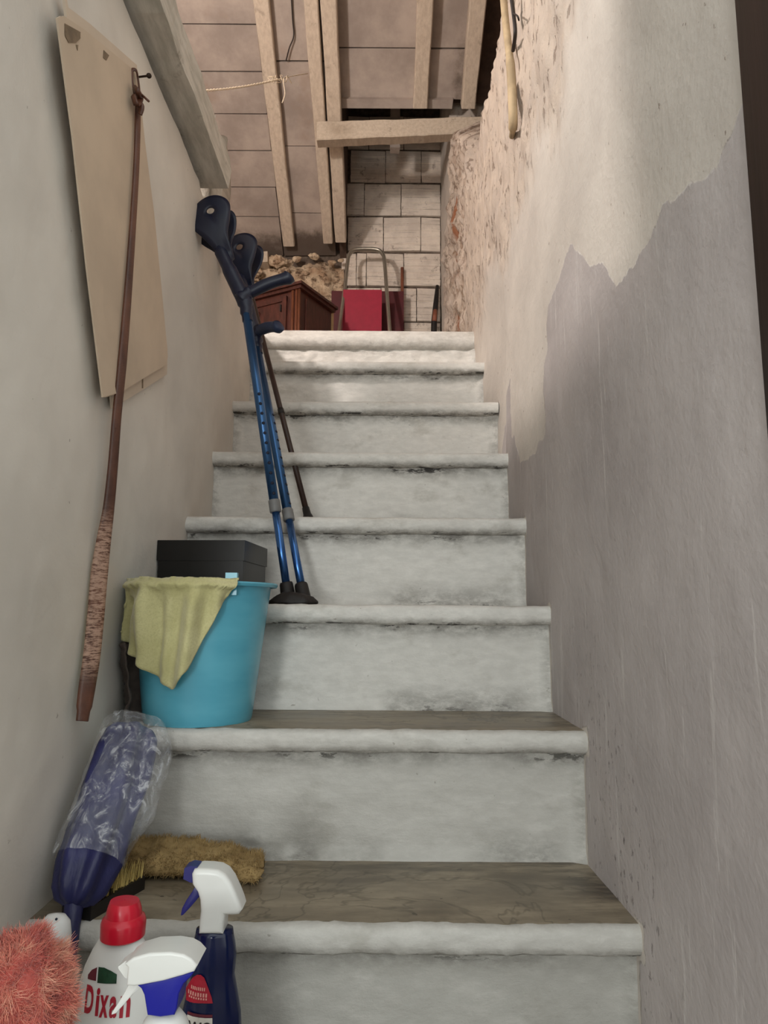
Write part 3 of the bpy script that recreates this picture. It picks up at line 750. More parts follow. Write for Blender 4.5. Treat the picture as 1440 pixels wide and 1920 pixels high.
c_tip = at(582, 961, d=1.985); c_tip.z = zs(4); c_top = at(468, 540, d=2.30); c_top.x = max(c_top.x, XL + .03)
cn = thing('walking_cane', 'thin dark brown walking cane standing behind the blue crutches', 'cane', c_tip)
ca = (c_top - c_tip).normalized(); cl = (c_top - c_tip).length
b = bmesh.new(); add_tube(b, [c_tip + ca * .03, c_top], .0085, 12); obj('shaft', b, M_CANE, cn)
b = bmesh.new(); add_tube(b, [c_tip, c_tip + ca * .004, c_tip + ca * .02, c_tip + ca * .035, c_tip + ca * .036, c_tip + ca * .06], [.021, .021, .0165, .013, .0115, .0105], 14); lab(obj('rubber_foot', b, M_RUB, cn), 'flared black rubber foot')
b = bmesh.new(); q = c_tip + ca * cl * .42; add_tube(b, [q, q + ca * .02], .0100, 12); obj('joint_ring', b, M_RUB, cn)
b = bmesh.new(); add_tube(b, spline([c_top - ca * .01, c_top + ca * .03, c_top + ca * .05 + Vector((.0, .03, 0)), c_top + ca * .045 + Vector((.0, .09, 0))], 5), .011, 10); obj('handle', b, M_CANE, cn)
# flattened rubber pad in front of the crutch feet
b = bmesh.new(); pc = at(550, 1122, d=1.625); pc.z = z3
add_lathe(b, [(.0005, .001), (.052, 0), (.058, .003), (.056, .008), (.044, .019), (.026, .027), (.0005, .029)], pc, 40, 1, .62, fn=lambda a, r, z: r * (1 + .10 * fbm(Vector((math.cos(a) * 2, math.sin(a) * 2, z * 40)))))
for v in b.verts:
    if v.co.z > pc.z + .002: v.co.z += .0035 * fbm(v.co * 60)
tag(obj('rubber_pad', b, M_RUB), 'crumpled black rubber pad lying in front of the crutch feet', 'pad')

# ------------------------------------------------------------------ black box on the third step
M_BOX = simple('black_lacquered_board', srgb(10, 8, 8), .33, .2, 20, .05)
bx = thing('storage_box', 'low black lidded box on the step behind the blue bucket', 'box', (-.40, 1.68, z3))
Mb = Matrix.Translation((-.405, 1.675, z3)) @ Matrix.Rotation(R(-4), 4, 'Z')
b = bmesh.new(); add_box(b, -.100, .096, -.106, .106, 0, .110, Mb); bevel(b, .004, 2); obj('base', b, M_BOX, bx, angle=30)
b = bmesh.new(); add_box(b, -.103, .099, -.109, .109, .0965, .143, Mb); bevel(b, .004, 2); obj('lid', b, M_BOX, bx, angle=30)

# ------------------------------------------------------------------ bucket with cloth on the second step
z2 = zs(2); BC = Vector((-.368, 1.428, z2)); RB, RT, HB = .106, .136, .270
def bucket_mat():
    n = NT('teal_plastic')
    v = n.noise(7, 3, .5, n.map((1, 1, 3)))
    return n.out(n.mix(n.step(v, .3, .7), srgb(84, 164, 188), srgb(96, 176, 198)), .27, None, None, **{'Subsurface Weight': .0})
M_TEAL = bucket_mat()
bk = thing('bucket', 'turquoise plastic bucket standing on the second step by the left wall', 'bucket', BC)
b = bmesh.new(); pr = [(.0005, .004), (RB - .012, .004), (RB - .010, 0), (RB - .002, 0), (RB, .006)]
for i in range(1, 13): pr.append((RB + (RT - RB) * (i / 12), .006 + (HB - .012) * i / 12))
pr += [(RT + .001, HB - .007), (RT + .012, HB - .008), (RT + .014, HB - .003), (RT + .012, HB), (RT - .002, HB), (RT - .004, HB - .01)]
for i in range(11, -1, -1): pr.append((RB - .004 + (RT - RB) * (i / 12), .008 + (HB - .012) * i / 12))
pr.append((.0005, .009)); add_lathe(b, pr, BC, 64); obj('bucket_body', b, M_TEAL, bk, angle=50)
b = bmesh.new(); a_ = R(-38); lc = BC + Vector((math.cos(a_) * (RT + .004), math.sin(a_) * (RT + .004), HB + .006)); lc = BC + Vector((.080, -.108, HB - .004))
add_box(b, lc.x - .011, lc.x + .011, lc.y - .005, lc.y + .008, lc.z - .022, lc.z + .020); bevel(b, .004, 2); obj('handle_lug', b, M_TEAL, bk, angle=40)
# cloth: a sheet that follows the bucket's rim and side
def cloth_mat():
    n = NT('yellow_green_cloth')
    wv = n.noise(260, 3, .7)
    col = n.mix(n.step(n.noise(12, 4, .6), .3, .7), srgb(182, 176, 124), srgb(206, 200, 150))
    col = n.mix(n.step(wv, .4, .7, 0, .35), col, srgb(160, 154, 108))
    return n.out(col, .9, n.bump(wv, .35, .002), None, **{'Sheen Weight': .3})
M_CLOTH = cloth_mat()
keyA = [-176, -150, -128, -110, -97, -84, -74, -62, -52]       # angle round the bucket (deg), -90 faces the camera
keyL = [.05, .12, .150, .188, .205, .170, .11, .05, .006]
nu, nv = 120, 44; P = np.zeros((nu + 1, nv + 1, 3))
for i in range(nu + 1):
    u = i / nu; ad = -178 + u * 127; a = R(ad); L = float(np.interp(ad, keyA, keyL))
    for j in range(nv + 1):
        t = j / nv; inn = .045
        s = -inn + (L + inn) * t                    # arc length from the rim, outwards
        fold = .012 * math.sin(ad * .16 + 1.2 + s * 9) + .010 * math.sin(ad * .37 + s * 14) + .010 * fbm(Vector((ad * .03, s * 7, 2)))
        fold += .014 * math.exp(-((ad + 118 + s * 110) / 6) ** 2) - .016 * math.exp(-((ad + 130 + s * 90) / 7) ** 2)
        if s < 0: r = RT + .004 + s * .9; z = HB + .006 - 3.2 * s * s * 6; r += .003 * math.sin(ad * .3)
        else:
            k_ = sm(0, .03, s); r = RT + .020 * (1 - .35 * k_) + fold * sm(0, .06, s) * .9 + .010 - (RT - RB) * s / HB; z = HB + .006 - s * (1 - .25 * (1 - k_))
            if s < .02: r = RT + .004 + .026 * math.sin(s / .02 * math.pi / 2)
            r = max(r, RB + (RT - RB) * max(0, z) / HB + (.016 if z > HB - .03 else .005))
        sq = 1.0
        x = BC.x + r * math.cos(a); y = BC.y + r * math.sin(a)
        x = max(x, XL + .012 + .004 * math.sin(s * 40))
        P[i, j] = (x, y, BC.z + z + .003 * fbm(Vector((ad * .06, s * 10, 5))))
cl = grid_obj('cleaning_cloth', P, M_CLOTH)
m_ = cl.modifiers.new('thick', 'SOLIDIFY'); m_.thickness = .0028; m_.offset = 1
tag(cl, 'yellow green cloth draped over the rim of the turquoise bucket', 'cloth')
# brown rag squeezed between bucket and wall
M_RAG = simple('dark_brown_rag', srgb(70, 60, 54), .95, .25, 25, .4)
b = bmesh.new(); cx = Vector((XL + .030, 1.40, 0))
nu, nv = 40, 30; P = np.zeros((nu + 1, nv + 1, 3))
for i in range(nu + 1):
    u = i / nu
    for j in range(nv + 1):
        v = j / nv; z = z2 + .004 + .150 * v + .006 * fbm(Vector((u * 6, v * 4, 1)))
        y = 1.335 + .15 * u + .008 * math.sin(v * 6)
        x = XL + .022 + .012 * math.sin(u * 16 + v * 3) + .014 * (1 - v) * math.sin(u * 3.1) + .008 * fbm(Vector((u * 5, v * 5, 9)))
        P[i, j] = (max(x, XL + .006), y, z)
b.free(); rg = grid_obj('floor_rag', P, M_RAG); m_ = rg.modifiers.new('thick', 'SOLIDIFY'); m_.thickness = .003
tag(rg, 'dark brown rag squeezed between the turquoise bucket and the left wall', 'rag')

# ------------------------------------------------------------------ first step: fleece, brush, umbrella
z1 = zs(1)
def hair_strands(bm, base, nrm_, L, wdt, layer=None, val=0, curl=.5, seg=4, down=0):
    d = nrm_.normalized(); side = d.orthogonal().normalized(); side = (Matrix.Rotation(random.uniform(0, 6.28), 3, d) @ side)
    bend = side * curl * random.uniform(-1, 1) + Vector((0, 0, -down)); p = base.copy(); pr_ = None
    w_ = d.cross(side)
    for k in range(seg + 1):
        t = k / seg; ww = wdt * (1 - .8 * t)
        a_, b_ = bm.verts.new(p - w_ * ww), bm.verts.new(p + w_ * ww)
        if layer: a_[layer] = val; b_[layer] = val
        if pr_: bm.faces.new((pr_[0], pr_[1], b_, a_))
        pr_ = (a_, b_); d = (d + bend / seg).normalized(); p = p + d * L / seg
def fleece_mat():
    n = NT('tan_fleece')
    col = n.mix(n.step(n.noise(14, 5, .65), .3, .7), srgb(134, 108, 66), srgb(186, 158, 108))
    col = n.mix(n.step(n.noise(60, 3, .6), .5, .75, 0, .5), col, srgb(104, 82, 48))
    return n.out(col, .95, n.bump(n.noise(90, 4, .7), .6, .004))
M_FLEECE = fleece_mat()
# folded pad: back edge stands against riser, front edge sags on the tread
fl = thing('fleece_pad', 'folded tan fleece pad lying on the lowest step against the riser', 'pad', (-.3, 1.26, z1))
nu, nv = 70, 40; P = np.zeros((nu + 1, nv + 1, 3)); rnd = []
fx0, fx1 = -.445, -.200
for i in range(nu + 1):
    u = i / nu
    for j in range(nv + 1):
        a = 2 * math.pi * j / nv
        hw = .050 * (.85 + .12 * math.sin(u * 5 + 1)); hh = .0165 * (1 + .25 * fbm(Vector((u * 5, 3, 1))))
        e = min(1, min(u, 1 - u) / .05); e = math.sqrt(max(.02, 1 - (1 - e) ** 2))
        yy = 1.272 + .016 * math.sin(u * 3 + .5) - .022 * u; ca_, sa_ = math.cos(a), math.sin(a)
        y = yy + hw * math.copysign(abs(ca_) ** .6, ca_) * e
        z = z1 + hh + .002 + hh * math.copysign(abs(sa_) ** .7, sa_) * e + .012 * sm(.2, 1, (y - 1.24) / .08) * (1 if sa_ > -.2 else .6)
        q = Vector((u * 6, a, 2)); z += .003 * fbm(q) * (sa_ > 0)
        P[i, j] = (fx0 + (fx1 - fx0) * u + .006 * fbm(Vector((a, u, 1))), min(y, dn(2) + N - .010), z)
pad = grid_obj('pad', P, M_FLEECE, fl)
b = bmesh.new()
for _ in range(5200):
    i, j = random.randrange(1, nu), random.randrange(nv)
    p = Vector(P[i, j]); c = Vector(P[i].mean(0)); d = (p - c); d.x = random.uniform(-.02, .02)
    if p.z - z1 < .006: continue
    hair_strands(b, p, d + Vector((0, 0, .01)), random.uniform(.005, .010), .0006, curl=1.0, seg=2)
o = obj('nap', b, M_FLEECE, fl); o['kind'] = 'stuff'
# scrubbing brush
M_BRIS = simple('cream_bristle', srgb(206, 182, 112), .8, .2, 50, .2)
M_BRUSHWOOD = simple('black_brush_back', srgb(24, 20, 18), .55, .2, 20)
br = thing('scrubbing_brush', 'small scrubbing brush with cream bristles behind the red capped bottle', 'brush', (-.445, 1.15, z1))
Mr = Matrix.Translation((-.428, 1.150, z1)) @ Matrix.Rotation(R(-18), 4, 'Z')
b = bmesh.new(); add_box(b, -.026, .026, -.062, .062, 0, .020, Mr); bevel(b, .005, 2); obj('brush_back', b, M_BRUSHWOOD, br, angle=35)
b = bmesh.new()
for r_ in range(5):
    for q in range(11):
        if 0 < r_ < 3 and q % 3 == 1: continue
        x, y = -.024 + r_ * .0112, -.055 + q * .011
        for _ in range(7):
            dx, dy = random.uniform(-.004, .004), random.uniform(-.004, .004)
            p = Mr @ Vector((x + dx, y + dy, .019)); hair_strands(b, p, Vector((dx * 4 + .12, dy * 4, 1)), random.uniform(.024, .030), .0011, curl=.3, seg=2)
o = obj('bristles', b, M_BRIS, br); o['kind'] = 'stuff'
# furled umbrella in a plastic sleeve
def umb_mat():
    n = NT('indigo_nylon')
    col = n.mix(n.step(n.noise(9, 4, .6), .3, .7), srgb(28, 30, 72), srgb(44, 46, 98))
    return n.out(col, .45, n.bump(n.noise(26, 5, .65, n.map((1, 1, .4))), .5, .006))
M_UMB = umb_mat()
uT = Vector((-.437, 1.262, E - .205)); uB = Vector((-.447, 1.085, E - .415))
um = thing('umbrella', 'furled indigo umbrella in a clear plastic sleeve leaning against the left wall', 'umbrella', uB)
ux = (uT - uB).normalized(); us = (Vector((1, 0, 0)) - ux * ux.x).normalized(); uv = ux.cross(us)
def u_surf(prof, fn, seg=72):
    P = np.zeros((len(prof), seg + 1, 3))
    for i, (r, h_) in enumerate(prof):
        for j in range(seg + 1):
            a = 2 * math.pi * (j % seg) / seg; rr = fn(a, r, h_)
            p = uB + ux * h_ + us * rr * math.cos(a) + uv * rr * math.sin(a)
            P[i, j] = (max(p.x, XL + .006), p.y, max(p.z, z1 + .003) if p.y > D1 + .01 else p.z)
    return P
LU = (uT - uB).length
pf = [(.012, -.012), (.026, -.006), (.036, .01), (.042, .04)] + [(.044 + .004 * math.sin(t * 3), .04 + (LU - .06) * t) for t in np.linspace(.05, 1, 24)] + [(.036, LU - .006), (.018, LU + .004), (.004, LU + .006)]
grid_obj('canopy', u_surf(pf, lambda a, r, h_: r * (1 + .10 * math.sin(a * 6 + h_ * 9) + .10 * fbm(Vector((math.cos(a) * 2, math.sin(a) * 2, h_ * 12))))), M_UMB, um)
b = bmesh.new(); hB = Vector((-.437, 1.044, E - .495))
add_tube(b, [uB + ux * .02, uB - ux * .005, uB.lerp(hB, .4), hB, hB + (hB - uB).normalized() * .004], [.017, .014, .0115, .0125, .009], 14); lab(obj('handle', b, M_UMB, um), 'straight dark blue handle at the lower end')
def sleeve_mat():
    n = NT('clear_plastic_film'); t = n.t
    n.out((.86, .88, .92, 1), .18, n.bump(n.noise(34, 4, .7), .5, .006))
    tr = t.nodes.new('ShaderNodeBsdfTransparent'); mx = t.nodes.new('ShaderNodeMixShader')
    fac = n.step(n.noise(48, 6, .75, n.map((1, 1, .45)), 1.2), .46, .74, .08, .55)  # whitish streaks in the film imitate its highlights
    t.links.new(fac, mx.inputs[0]); t.links.new(tr.outputs[0], mx.inputs[1]); t.links.new(n.p.outputs[0], mx.inputs[2])
    t.links.new(mx.outputs[0], t.nodes['Material Output'].inputs[0]); return n.m
M_FILM = sleeve_mat()
def slv(a, r, h_):
    lobe = math.exp(-((math.atan2(math.sin(a + .25), math.cos(a + .25))) / .55) ** 2)
    return r * (1 + .07 * fbm(Vector((math.cos(a) * 3, math.sin(a) * 3, h_ * 22)))) + .034 * lobe * sm(.055, .13, h_) * sm(LU + .03, LU - .06, h_)
pf = [(.052, .050)] + [(.053, .055 + (LU - .05) * t) for t in np.linspace(0, 1, 40)] + [(.040, LU + .010), (.016, LU + .014)]
grid_obj('plastic_sleeve', u_surf(pf, slv, 96), M_FILM, um)

# ------------------------------------------------------------------ bottles and duster on the hall floor
M_WPL = simple('white_plastic', srgb(226, 226, 222), .32, .03, 10)
M_RED = simple('red_cap_plastic', srgb(196, 22, 46), .28, .06, 30, .05)
M_LRED = simple('crimson_print', srgb(168, 20, 44), .5, .05, 30)
M_LGREEN = simple('green_print', srgb(24, 66, 42), .5, .35, 60)
M_LDARK = simple('maroon_print', srgb(96, 24, 40), .5, .1, 40)
M_BLK = simple('dark_print', srgb(40, 30, 30), .5, .1, 40)
M_DNAVY = simple('navy_bottle_plastic', srgb(14, 24, 62), .14, .1, 10)
M_DEEPB = simple('royal_blue_plastic', srgb(24, 28, 142), .32, .06, 20)
M_INDB = simple('indigo_plastic', srgb(32, 30, 104), .35, .06, 20)
M_LWHITE = simple('cream_label', srgb(214, 208, 198), .5, .04, 20)
M_LTXT = simple('pale_print', srgb(216, 150, 140), .5, .05, 20)
def text_mesh(body, size, bold=.0, sx=1, sy=1):
    cu = bpy.data.curves.new('t', 'FONT'); cu.body = body; cu.size = size; cu.offset = bold; cu.resolution_u = 4
    o = bpy.data.objects.new('t', cu); C.objects.link(o); dg = bpy.context.evaluated_depsgraph_get()
    me = bpy.data.meshes.new_from_object(o.evaluated_get(dg)); b = bmesh.new(); b.from_mesh(me)
    bpy.data.objects.remove(o); bpy.data.meshes.remove(me); bpy.data.curves.remove(cu)
    for v in b.verts: v.co = Vector((v.co.x * sx, v.co.y * sy, 0))
    return b
def ell_front(c, a, bb, x): return c.y - bb * math.sqrt(max(0, 1 - min(.98, ((x - c.x) / a) ** 2)))
def wrap(b, c, prof, sy, off, tilt=0):                # lay a flat print on the front of an elliptical bottle
    rr = sorted((z, r) for r, z in prof)
    for v in b.verts:
        x, z = v.co.x, v.co.y
        a = float(np.interp(z - c.z, [q[0] for q in rr], [q[1] for q in rr]))
        v.co = Vector((x, ell_front(c, a, a * sy, x) - off, z))
    return b
def poly_bm(pts, sub=3):
    b = bmesh.new(); b.faces.new([b.verts.new((x, y, 0)) for x, y in pts])
    bmesh.ops.triangulate(b, faces=b.faces[:]); bmesh.ops.subdivide_edges(b, edges=b.edges[:], cuts=sub, use_grid_fill=True); return b
# white detergent bottle, red cap
dc = Vector((at(222, 1800, d=.93).x, .935, 0)); yF = dc.y - .03
topz = at(230, 1690, d=.93).z
capb = at(225, 1762, d=.93).z
dp = [(.0005, 0), (.046, 0), (.052, .006), (.053, .03), (.053, capb - .115), (.0525, capb - .085), (.049, capb - .055), (.042, capb - .030), (.034, capb - .012), (.028, capb - .002), (.024, capb + .004), (.0005, capb + .005)]
db = thing('detergent_bottle', 'white laundry detergent bottle with a red cap and red lettering', 'bottle', (dc.x, dc.y, 0))
b = bmesh.new(); add_lathe(b, dp, dc, 48, 1, .62); obj('bottle_body', b, M_WPL, db)
b = bmesh.new(); cc = Vector((dc.x + .002, dc.y, capb + .001)); ch = topz - capb - .001
add_lathe(b, [(.0245, 0), (.0268, .002), (.0272, .018), (.0255, .023), (.0218, .026), (.0210, .032), (.0195, ch - .006), (.0175, ch - .001), (.0005, ch)], cc, 40)
for v in b.verts:
    if v.co.z > cc.z + .03: v.co.z += .18 * (v.co.x - cc.x) * -.3 * sm(.03, ch, v.co.z - cc.z)
obj('red_cap', b, M_RED, db, angle=40)
def px_dc(px, py): p = at(px, py, d=yF); return (p.x, p.z)
def text_at(body, p0, p1, mat, parent, c, prof, sy, bold=0.0, name='lettering', off=.0009):
    b = text_mesh(body, 1.0, bold)
    xs = [v.co.x for v in b.verts]; ys = [v.co.y for v in b.verts]
    for v in b.verts:
        v.co.x = p0[0] + (v.co.x - min(xs)) / (max(xs) - min(xs)) * (p1[0] - p0[0]); v.co.y = p0[1] + (v.co.y - min(ys)) / (max(ys) - min(ys)) * (p1[1] - p0[1])
    bmesh.ops.subdivide_edges(b, edges=[e for e in b.edges if e.calc_length() > .004], cuts=2)
    bmesh.ops.triangulate(b, faces=b.faces[:])
    return obj(name, wrap(b, c, prof, sy, off), mat, parent, smooth=False)
dpr = [(r, z) for r, z in dp if r > .02]
for ch_, xa_, xb_, yt, yb_ in (('D', 155, 176, 1852, 1902), ('i', 178, 188, 1854, 1904), ('x', 186, 205, 1866, 1906), ('a', 205, 221, 1868, 1907), ('n', 224, 244, 1868, 1908)):
    text_at(ch_, px_dc(xa_, yb_), px_dc(xb_, yt), M_LRED, db, dc, dpr, .62, .035)
b = poly_bm([px_dc(*q) for q in ((158, 1843), (158, 1836), (166, 1826), (177, 1820), (177, 1843))]); obj('label_patch', wrap(b, dc, dpr, .62, .0007), M_LDARK, db, smooth=False)
b = poly_bm([px_dc(*q) for q in ((180, 1846), (180, 1819), (192, 1819), (206, 1824), (217, 1830), (217, 1846))]); obj('label_patch', wrap(b, dc, dpr, .62, .0007), M_LGREEN, db, smooth=False)
# trigger sprays: heads are side profiles given thickness
def head_part(name, pts, scale, org, thick, mat, parent, bev=.004, seg=3, px0=(0, 0), smooth_n=0):
    b = bmesh.new(); q = [(org.x + (u - px0[0]) * scale, org.z - (v - px0[1]) * scale) for u, v in pts]
    if smooth_n:
        s = spline([(u, v, 0) for u, v in q + q[:1]], smooth_n)[:-1]; q = [(p.x, p.y) for p in s]
    add_prism(b, q, lambda u, v: Vector((u, org.y - thick / 2, v)), lambda u, v: Vector((u, org.y + thick / 2, v)))
    bmesh.ops.recalc_face_normals(b, faces=b.faces[:])
    ed = [e for e in b.edges if len(e.link_faces) == 2 and any(len(f.verts) > 6 for f in e.link_faces)]
    bmesh.ops.bevel(b, geom=ed, offset=bev, segments=seg, profile=.6, affect='EDGES', clamp_overlap=True)
    return obj(name, b, mat, parent, angle=35)
nd = .965; zc_ = lambda d, hz: d * math.cos(PITCH) + hz * math.sin(PITCH)
nsc = zc_(nd, -.36) / F_PX / 4.114 * 1.0
n_org = at(130 + 1110 / 4.114, 1620 + 505 / 4.114, d=nd)             # foot of the neck
sp = thing('spray_bottle', 'navy blue spray bottle with a white trigger head by the lowest step', 'bottle', (n_org.x, nd, 0))
P0 = (1110, 505)
head_part('spray_head', [(950, 75), (965, 45), (1000, 36), (1080, 38), (1150, 46), (1205, 75), (1250, 130), (1290, 205), (1325, 280), (1342, 330), (1318, 362), (1270, 366), (1215, 366), (1206, 420), (1205, 500), (1022, 500), (1022, 420), (1028, 340), (1020, 260), (1000, 205), (958, 150)], nsc, n_org, .036, M_WPL, sp, .010, 4, P0)
head_part('nozzle', [(885, 45), (930, 26), (985, 34), (985, 150), (935, 146), (880, 122)], nsc, n_org, .022, M_INDB, sp, .003, 2, P0)
head_part('trigger', [(968, 180), (1010, 215), (1008, 250), (950, 320), (885, 388), (866, 392), (874, 340), (905, 280), (945, 220)], nsc, n_org, .016, M_INDB, sp, .003, 2, P0)
ncx = Vector((n_org.x + .002, nd, 0)); nz_ = n_org.z
npf = [(.0005, 0), (.036, 0), (.0395, .006), (.0395, .10), (.0385, nz_ - .130), (.036, nz_ - .095), (.031, nz_ - .070), (.0275, nz_ - .052), (.0285, nz_ - .040), (.0290, nz_ - .028), (.0270, nz_ - .014), (.0245, nz_ - .004), (.0235, nz_ + .002), (.0005, nz_ + .003)]
b = bmesh.new(); add_lathe(b, npf, ncx, 48, 1, .66, fn=lambda a, r, z: r * (1 + .035 * math.cos(4 * a) * sm(nz_ - .05, nz_ - .09, z))); obj('bottle_body', b, M_DNAVY, sp)
npr = [(r * 1.04, z) for r, z in npf if r > .02]
def px_n(px, py): p = at(px, py, d=nd - .022); return (p.x, p.z)
lb = lambda q: (330 + q[0] / 12, 1810 + q[1] / 12)
b = poly_bm([px_n(*lb(q)) for q in ((450, 260), (540, 245), (620, 300), (700, 480), (800, 720), (830, 850), (600, 850), (170, 890), (120, 700), (250, 480), (340, 350))]); obj('label', wrap(b, ncx, npr, .66, .0008), M_LRED, sp, smooth=False)
b = poly_bm([px_n(*lb(q)) for q in ((230, 1150), (830, 1160), (840, 2000), (230, 2000))]); lab(obj('label', wrap(b, ncx, npr, .66, .0008), M_LWHITE, sp, smooth=False), 'cream lower label')
b = poly_bm([px_n(*lb(q)) for q in ((235, 1080), (830, 1090), (830, 1150), (230, 1140))]); obj('label', wrap(b, ncx, npr, .66, .0008), M_LDARK, sp, smooth=False)
for q0, q1 in (((300, 590), (650, 520)), ((215, 720), (700, 640)), ((250, 780), (700, 740))):      # unreadable small print: rows of fine strokes
    text_at('lllillll', px_n(*lb(q0)), px_n(*lb(q1)), M_LTXT, sp, ncx, npr, .66, .02, 'fine_print', .0013)
text_at('WC', px_n(*lb((250, 1560))), px_n(*lb((790, 1250))), M_BLK, sp, ncx, npr, .66, .03, 'lettering', .0013)
# white spray in front
wd = .80; wsc = zc_(wd, -.40) / F_PX / 4.114
w_org = at(130 + 740 / 4.114, 1620 + 1105 / 4.114, d=wd); W0 = (740, 1105)
ws_ = thing('spray_bottle', 'white spray bottle with a royal blue collar in front of the others', 'bottle', (w_org.x, wd, 0))
head_part('spray_head', [(478, 885), (482, 760), (455, 735), (520, 690), (640, 657), (800, 650), (900, 665), (960, 695), (1008, 742), (985, 785), (900, 812), (760, 850), (620, 876), (540, 890)], wsc, w_org, .040, M_WPL, ws_, .013, 4, W0)
head_part('nozzle', [(385, 785), (440, 745), (490, 742), (490, 884), (440, 862), (388, 800)], wsc, w_org, .020, M_WPL, ws_, .004, 2, W0)
head_part('trigger', [(500, 905), (560, 895), (600, 925), (560, 950), (505, 985), (440, 1060), (380, 1125), (345, 1135), (350, 1115), (400, 1040), (440, 970), (465, 925)], wsc, w_org, .015, M_WPL, ws_, .003, 2, W0)
lab(head_part('collar', [(545, 888), (640, 872), (830, 830), (985, 786), (960, 830), (905, 880), (872, 950), (862, 1050), (845, 1098), (740, 1112), (642, 1100), (628, 1040), (610, 960), (585, 915)], wsc, w_org, .034, M_DEEPB, ws_, .008, 3, W0), 'royal blue collar')
b = bmesh.new(); wz = w_org.z; wc = Vector((w_org.x + .001, wd, 0))
add_lathe(b, [(.0005, 0), (.034, 0), (.0375, .006), (.0375, .12), (.036, wz - .10), (.033, wz - .055), (.029, wz - .03), (.0225, wz - .012), (.0160, wz - .004), (.0005, wz - .003)], wc, 40, 1, .8); obj('bottle_body', b, M_WPL, ws_)
# white brush handle behind the duster
M_HANDLE = simple('white_handle_plastic', srgb(206, 206, 204), .4, .04, 10)
hp = at(106, 1712, d=1.0); hx = hp.x
bh = thing('brush_handle', 'rounded white plastic handle with a small hole standing behind the pink duster', 'brush', (hx, 1.0, 0))
b = bmesh.new(); add_lathe(b, [(.012, 0), (.014, .05), (.017, hp.z - .10), (.0205, hp.z - .05), (.0215, hp.z - .025), (.019, hp.z - .010), (.012, hp.z - .002), (.0005, hp.z)], Vector((hx, 1.0, 0)), 28, 1, .6); obj('handle', b, M_HANDLE, bh)
b = bmesh.new(); p = at(106, 1723, d=.9885); add_tube(b, [p, p + Vector((0, -.0012, 0))], .0016, 10); obj('hanging_hole', b, M_HOLE, bh)
b = bmesh.new(); add_box(b, hx - .022, hx + .022, .975, 1.03, 0, .035); bevel(b, .006); obj('brush_head', b, M_HANDLE, bh, angle=40)
# pink duster
def fluff_mat():
    n = NT('pink_fluff'); v = n.attr('tone')
    col = n.mix(n.step(v, .0, .5), srgb(186, 84, 76), srgb(222, 132, 112)); col = n.mix(n.step(v, .5, 1.0), col, srgb(238, 184, 156))
    return n.out(col, .9, None, None, **{'Sheen Weight': .4})
M_FLUFF = fluff_mat(); fc = at(38, 1868, d=.80); fc.x = max(fc.x, XL + .062)
ds = thing('duster', 'fluffy pink duster standing in the left corner by the bottles', 'duster', (fc.x, fc.y, 0))
b = bmesh.new(); bmesh.ops.create_icosphere(b, subdivisions=4, radius=.05)
ly = b.verts.layers.float.new('tone')
def lump(d): return 1 + .22 * fbm(d * 2.2 + Vector((3, 1, 7)), 3)
for v in b.verts:
    d = v.co.normalized(); v[ly] = .1; v.co = fc + Vector((d.x * .048, d.y * .048, d.z * .072)) * lump(d) + Vector((0, 0, -.012))
for _ in range(26000):
    d = Vector((random.gauss(0, 1), random.gauss(0, 1), random.gauss(0, 1))).normalized()
    p = fc + Vector((d.x * .045, d.y * .045, d.z * .069)) * lump(d) + Vector((0, 0, -.012))
    cl_ = noise.noise(d * 3.6)
    dd = (d + Vector((noise.noise(d * 3), noise.noise(d * 3 + Vector((5, 0, 0))), noise.noise(d * 3 + Vector((0, 7, 0))))) * 1.3).normalized()
    hair_strands(b, p, dd, random.uniform(.009, .020), .00042, ly, min(1, max(0, .42 + 1.0 * cl_ + random.uniform(-.18, .18))), 2.2, 3, .4)
o = obj('fluff', b, M_FLUFF, ds); o['kind'] = 'stuff'
b = bmesh.new(); add_tube(b, [(fc.x, fc.y, 0), (fc.x, fc.y, .02), (fc.x, fc.y, fc.z - .02)], [.030, .010, .008], 14); obj('stick', b, M_HANDLE, ds)

# ------------------------------------------------------------------ attic landing: cabinet, ladder, boards, sticks
def wood_mat():
    n = NT('dark_red_wood')
    g = n.noise(12, 5, .65, n.map((4, 4, 1)))
    col = n.mix(n.step(g, .3, .7), srgb(54, 26, 20), srgb(86, 44, 34))
    return n.out(col, .38, n.bump(g, .2, .003))
M_WOOD = wood_mat(); M_WOODL = simple('worn_wood_edge', srgb(106, 62, 42), .45, .2, 15, .1, stretch=(4, 4, 1))
cz = at(562, 532, d=3.80).z; cx_ = at(562, 560, d=3.80)
cb = thing('cabinet', 'dark carved wooden cabinet standing on the landing under the rafters', 'cabinet', (cx_.x, 3.80, ZA))
Mc = Matrix.Translation((cx_.x, 3.80, ZA)) @ Matrix.Rotation(R(-28), 4, 'Z')           # local: x<0 along the front, y>0 along the side
hc_ = cz - ZA
b = bmesh.new(); add_box(b, -.50, 0, 0, .34, 0, hc_ - .035, Mc); obj('carcass', b, M_WOOD, cb, smooth=False)
b = bmesh.new(); add_box(b, -.52, .02, -.02, .36, hc_ - .035, hc_ - .016, Mc); add_box(b, -.535, .032, -.034, .37, hc_ - .016, hc_, Mc); bevel(b, .004, 2); obj('cornice', b, M_WOOD, cb, angle=30)
for xa_, xb_ in ((-.055, -.036), (-.028, -.010), (-.008, .008)):
    b = bmesh.new(); add_tube(b, [Mc @ Vector(((xa_ + xb_) / 2, -.004, .02)), Mc @ Vector(((xa_ + xb_) / 2, -.004, hc_ - .036))], (xb_ - xa_) / 2, 12); lab(obj('corner_moulding', b, M_WOODL, cb), 'lighter worn corner moulding')
b = bmesh.new(); x0, x1, za, zb = -.44, -.085, .06, hc_ - .06
